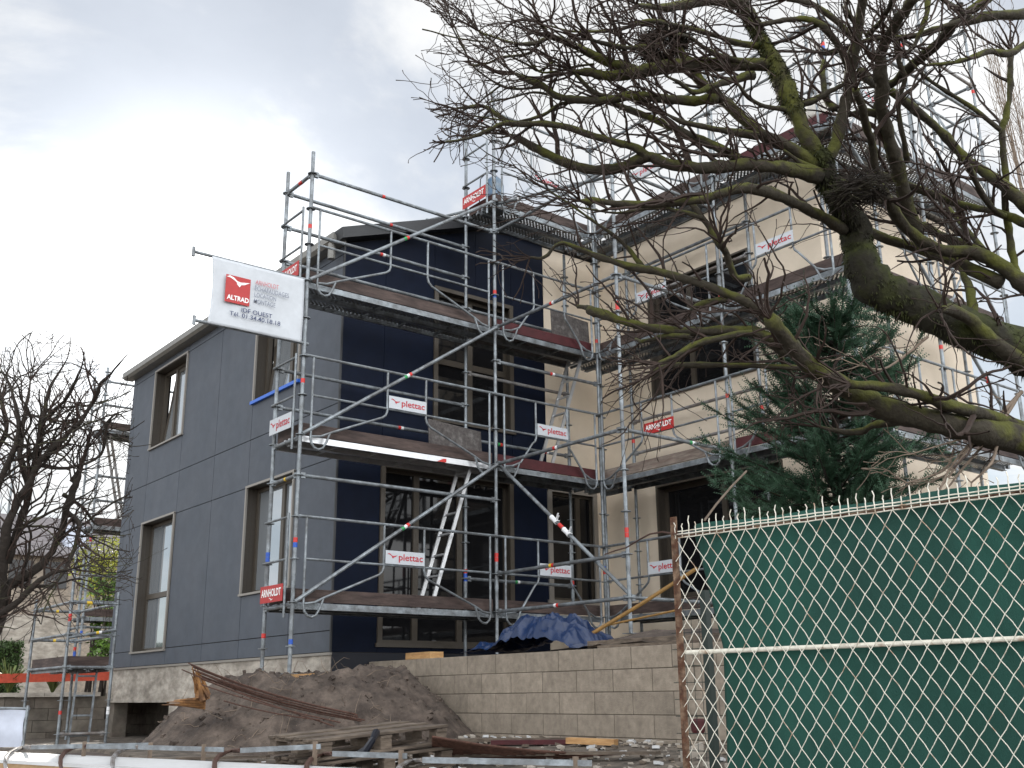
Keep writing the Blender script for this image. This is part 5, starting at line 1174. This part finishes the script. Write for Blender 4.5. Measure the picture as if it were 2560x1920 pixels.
# left bare tree
T2 = Tree(9.2, 9); left = [
 [('L', -150, 1050, 60), ('L', -30, 950, 50), ('L', 5, 880, 46), ('L', 20, 800, 44), ('L', 60, 770, 40), ('L', 130, 720, 34), ('L', 175, 650, 30), ('L', 200, 560, 32), ('L', 225, 490, 30), ('L', 240, 455, 12)],
 [('L', 10, 860, 44), ('L', 8, 760, 46), ('L', 15, 650, 44), ('L', 45, 560, 38), ('L', 90, 480, 32), ('L', 120, 420, 28), ('L', 190, 350, 26), ('L', 250, 290, 20), ('L', 300, 190, 18), ('L', 330, 160, 10), ('L', 380, 100, 5)],
 [('L', 90, 480, 30), ('L', 112, 380, 26), ('L', 130, 290, 22), ('L', 150, 200, 14), ('L', 200, 115, 6), ('L', 212, 40, 3)],
 [('L', 20, 720, 40), ('L', 60, 600, 34), ('L', 85, 500, 32), ('L', 60, 400, 26), ('L', 75, 280, 18), ('L', 90, 180, 8)],
 [('L', 200, 570, 26), ('L', 235, 610, 20), ('L', 215, 700, 18), ('L', 170, 780, 12)],
 [('L', -60, 640, 40), ('L', 0, 480, 28), ('L', 55, 340, 24), ('L', 50, 270, 18), ('L', 30, 200, 10), ('L', 0, 140, 5)],
 [('L', 110, 430, 24), ('L', 200, 440, 15), ('L', 300, 400, 12), ('L', 318, 310, 13), ('L', 350, 280, 7), ('L', 380, 300, 4)],
 [('L', 60, 790, 24), ('L', 150, 790, 14), ('L', 230, 770, 8), ('L', 300, 790, 4)],
 [('L', 190, 520, 22), ('L', 250, 560, 14), ('L', 290, 610, 9), ('L', 350, 590, 4)],
 [('L', -40, 900, 40), ('L', 60, 830, 30), ('L', 140, 760, 20), ('L', 220, 740, 10)],
 [('L', -60, 520, 34), ('L', -20, 400, 26), ('L', 20, 330, 20), ('L', 0, 240, 12)],
 [('L', 130, 300, 20), ('L', 190, 240, 14), ('L', 240, 150, 8), ('L', 250, 90, 4)],
 [('L', 210, 480, 20), ('L', 250, 420, 14), ('L', 280, 330, 9), ('L', 360, 350, 4)],
 [('L', 330, 320, 8), ('L', 380, 330, 6), ('L', 430, 300, 3)], [('L', 330, 350, 7), ('L', 390, 375, 5), ('L', 450, 370, 3)],
]
tree2 = thing('bare_tree', tuple(at(-180, 2060, 9.2)), 'dense leafless pollarded tree at the left edge before the low scaffold tower', 'tree')
b = MB(); l2 = []
for sp in left: q = T2.limb(sp); q = [(p, r*.58) for p, r in q]; limbmesh(b, q, rg, 8, .12); l2.append(q)
b.build('branches', G['bark2'], tree2, smooth=True)
def inl(p):
    d = p-CAM; z = d@FW; x = 1280+FPX*(d@RT)/z; y = 960-FPX*(d@UP)/z
    return x < 335+95*(noise.noise(Vector((p[0]*3, p[1]*3, p[2]*3))) > .25) and 880-60*math.sin(x/70) < y < 1620
b = MB()
twigs(b, l2, rg, 2.6, (.55, 1.2), UP*.5+RT*.25, 2, thick=.015, keep=lambda p: inl(p)); b.build('branches', G['bark2'], tree2)
b = MB()
twigs(b, l2, rg, 9.5, (.15, .60), UP*.5+RT*.1, 3, keep=inl); b.build('twigs', G['twig'], tree2)

# conifer behind the fence
con = thing('conifer', tuple(at(2080, 1700, 9.2)), 'dark green cypress behind the fence under the branches of the big tree', 'conifer')
cb_ = at(2095, 1500, 9.2); rc = random.Random(77); b = MB(); w2_ = MB()
top = at(2085, 790, 9.2); axis = top-cb_
b_tr = MB(); b_tr.tube([np.array([cb_[0], cb_[1], -1.0]), cb_+axis*.5, top], [.07, .04, .008], 8); b_tr.build('trunk', G['bark2'], con)
def spray(b, p, d, L_, w_, rng):
    """one flat feathery spray: a rib with little scale leaves to both sides"""
    sd_ = np.cross(d, np.array([rng.gauss(0, 1) for _ in range(3)])); sd_ /= np.linalg.norm(sd_)+1e-9; n = max(4, int(L_/.022))
    for i in range(n):
        t = i/n; c = p+d*L_*t; k = w_*(1-t*.75)*rng.uniform(.6, 1.2)
        for s in (-1, 1):
            e = c+(d*.7+sd_*s*.75)*k; q = np.cross(d, sd_)*.0; wd = .0045
            nn = d*wd; b.poly([c-nn, c+nn*1.6, e])
    b.poly([p-sd_*.004, p+sd_*.004, p+d*L_])
for k in range(310):
    t = rc.random()**.95; c = cb_+axis*t; R_ = (.35+.65*(1-t)**.5)*.88*rc.uniform(.25, 1.25); a = rc.uniform(0, 6.28)
    h = np.array([math.cos(a), math.sin(a), 0]); tip = c+h*R_+Z_*(R_*rc.uniform(.05, .55)); mid = c+h*R_*.5+Z_*(R_*.08); pts = [c, mid, tip]; w2_.tube(pts, [.010, .006, .002], 4)
    n = int(20+R_*34)
    for i in range(n):
        s = rc.uniform(.25, 1.0); p = (c*(1-s)**2+2*mid*s*(1-s)+tip*s*s); d = (tip-mid); d /= np.linalg.norm(d); d = d+np.array([rc.gauss(0, .5), rc.gauss(0, .5), rc.gauss(.1, .4)]); d /= np.linalg.norm(d); spray(b, p, d, rc.uniform(.10, .24), .05, rc)
# long side branches reaching left
for (x0_, y0_, x1_, y1_, D_) in ((1960, 1130, 1760, 1010, 9.0), (1980, 1200, 1750, 1095, 8.9), (1960, 1180, 1790, 1130, 9.1), (2000, 1290, 1830, 1215, 8.8), (2000, 1260, 1880, 1290, 8.8), (2000, 1050, 1880, 960, 9.1), (2200, 1000, 2330, 800, 9.3), (2180, 1180, 2360, 1060, 9.3), (2180, 1260, 2400, 1180, 9.2), (1990, 1110, 1850, 1040, 8.7), (1950, 1240, 1790, 1180, 8.7), (1990, 1000, 1900, 860, 9.2), (2010, 930, 1960, 760, 9.2), (2150, 900, 2240, 740, 9.4), (2100, 850, 2110, 700, 9.2), (1980, 1290, 1860, 1270, 8.6)):
    p, q = at(x0_, y0_, D_+.2), at(x1_, y1_, D_); w2_.tube([p, q], [.009, .002], 4); d = (q-p)/np.linalg.norm(q-p)
    for i in range(46):
        s = rc.random()**.8; dd = d+np.array([rc.gauss(0, .4), rc.gauss(0, .4), rc.gauss(.05, .4)]); dd /= np.linalg.norm(dd); spray(b, p+(q-p)*s, dd, rc.uniform(.09, .2)*(1.15-.4*s), .042, rc)
b.build('foliage', G['needle'], con); w2_.build('branches', G['bark2'], con)

# far bare tree on the right
ft = thing('bare_tree', tuple(at(2700, 1500, 24)), 'thin pale leafless tree far behind the scaffold at the upper right edge', 'tree')
b = MB(); base = at(2700, 1300, 24); rf_ = random.Random(31)
for k in range(26):
    q = at(rf_.uniform(2445, 2640), rf_.uniform(40, 260), 24+rf_.uniform(-1, 1)); m_ = base*.45+q*.55+RT*rf_.uniform(0, .6); pts = [base, base*.75+m_*.25, m_, q]
    b.tube(pts, [.06, .04, .016, .005], 5)
    for s in (.35, .5, .6, .7, .8, .9): p = m_+(q-m_)*s; d = (q-m_)/np.linalg.norm(q-m_)+RT*rf_.gauss(-.1, .5)+UP*.2; d /= np.linalg.norm(d); grow(b, p, d, rf_.uniform(.5, 1.3), .006, rf_, 1, 2, UP*.5, seg=.2, bud=False)
b.build('crown', G['pale_twig'], ft)
b = MB(); b.tube([np.array([base[0], base[1], -1.8]), base-Z_*.5, base+Z_*.15], [.20, .15, .12], 8); b.build('trunk', G['pale_twig'], ft)

# ------------------------------------------------------------------ odds and ends
def strand(name, pix, r, m, lab, cat):
    b = MB(); P = [at(*q) for q in pix]; b.tube(P, r, 6); tag(b.build(name, m, loc=tuple(P[0])), lab, cat)
strand('cable', [(1512, 1386, 9.5), (1540, 1376, 9.2), (1566, 1369, 8.8), (1600, 1348, 8.0), (1625, 1335, 7.4), (1656, 1330, 6.7), (1690, 1335, 6.05)], .006, G['rebar'], 'thin brown cable sagging from the fence post top towards the scaffold', 'cable')
strand('dry_stem', [(1762, 1300, 7.2), (1790, 1262, 7.5), (1830, 1215, 7.9), (1866, 1178, 8.3)], .008, G['pale_twig'], 'single brown stem rising behind the left end of the fence spikes', 'stem')
b = MB(); c = at(218, 1868, 12.5); b.obox(c, np.array([.13, -.10, 0]), np.array([.06, .08, 0]), Z_*.05); tag(b.build('concrete_block', G['concrete'], loc=tuple(c), bevel=.005), 'single loose grey block on the ground at the foot of the scaffold tower', 'block')
b = MB(); c = at(1730, 1880, 7.2); b.obox(c, RT*.07+UP*.03, np.array([.02, .03, .0]), Z_*.035); tag(b.build('tile', G['concrete'], loc=tuple(c)), 'pale tile leaning behind the lower left corner of the mesh fence', 'tile')
b = MB(); c = at(1745, 1815, 7.6); b.tube([c-Z_*.05, c-Z_*.03, c+Z_*.035, c+Z_*.05], [.04, .05, .055, .05], 12); tag(b.build('red_bucket', G['toe_red'], loc=tuple(c)), 'small dark red tub behind the diamond mesh near its rusty post', 'tub')
b = MB(); b.prism([(0, 0), (.15, 0), (.15, .05), (.10, .045), (.045, .018)], (2.02, .012, 1.925), X_, Z_, -Y_, .004); b.build('red_mark', G['red'], scaf)
for k, (p_, d_, w_) in enumerate((((-1.45, -1.6), .9, .10), ((-1.9, -2.9), .5, .12), ((.2, -5.0), 1.3, .09), ((-.2, -4.2), 1.05, .11), ((.9, -6.0), 1.7, .08))):
    b = MB(); z = ground_z(*p_)+.03+.01*k; v = np.array([math.cos(d_), -math.sin(d_), 0]); c = np.array([*p_, z]); b.bar(c-v*.45, c+v*.45+Z_*.02, w_, .022)
    tag(b.build('board_offcut', G['wood'], loc=tuple(c)), ('short board lying left of the pallets', 'board end between formwork and pallets', 'grey board on the rubble under the long rods', 'grey board right of the pallet pair', 'board lying in front of the wall near the fence post')[k], 'board', 'loose boards on the site ground')
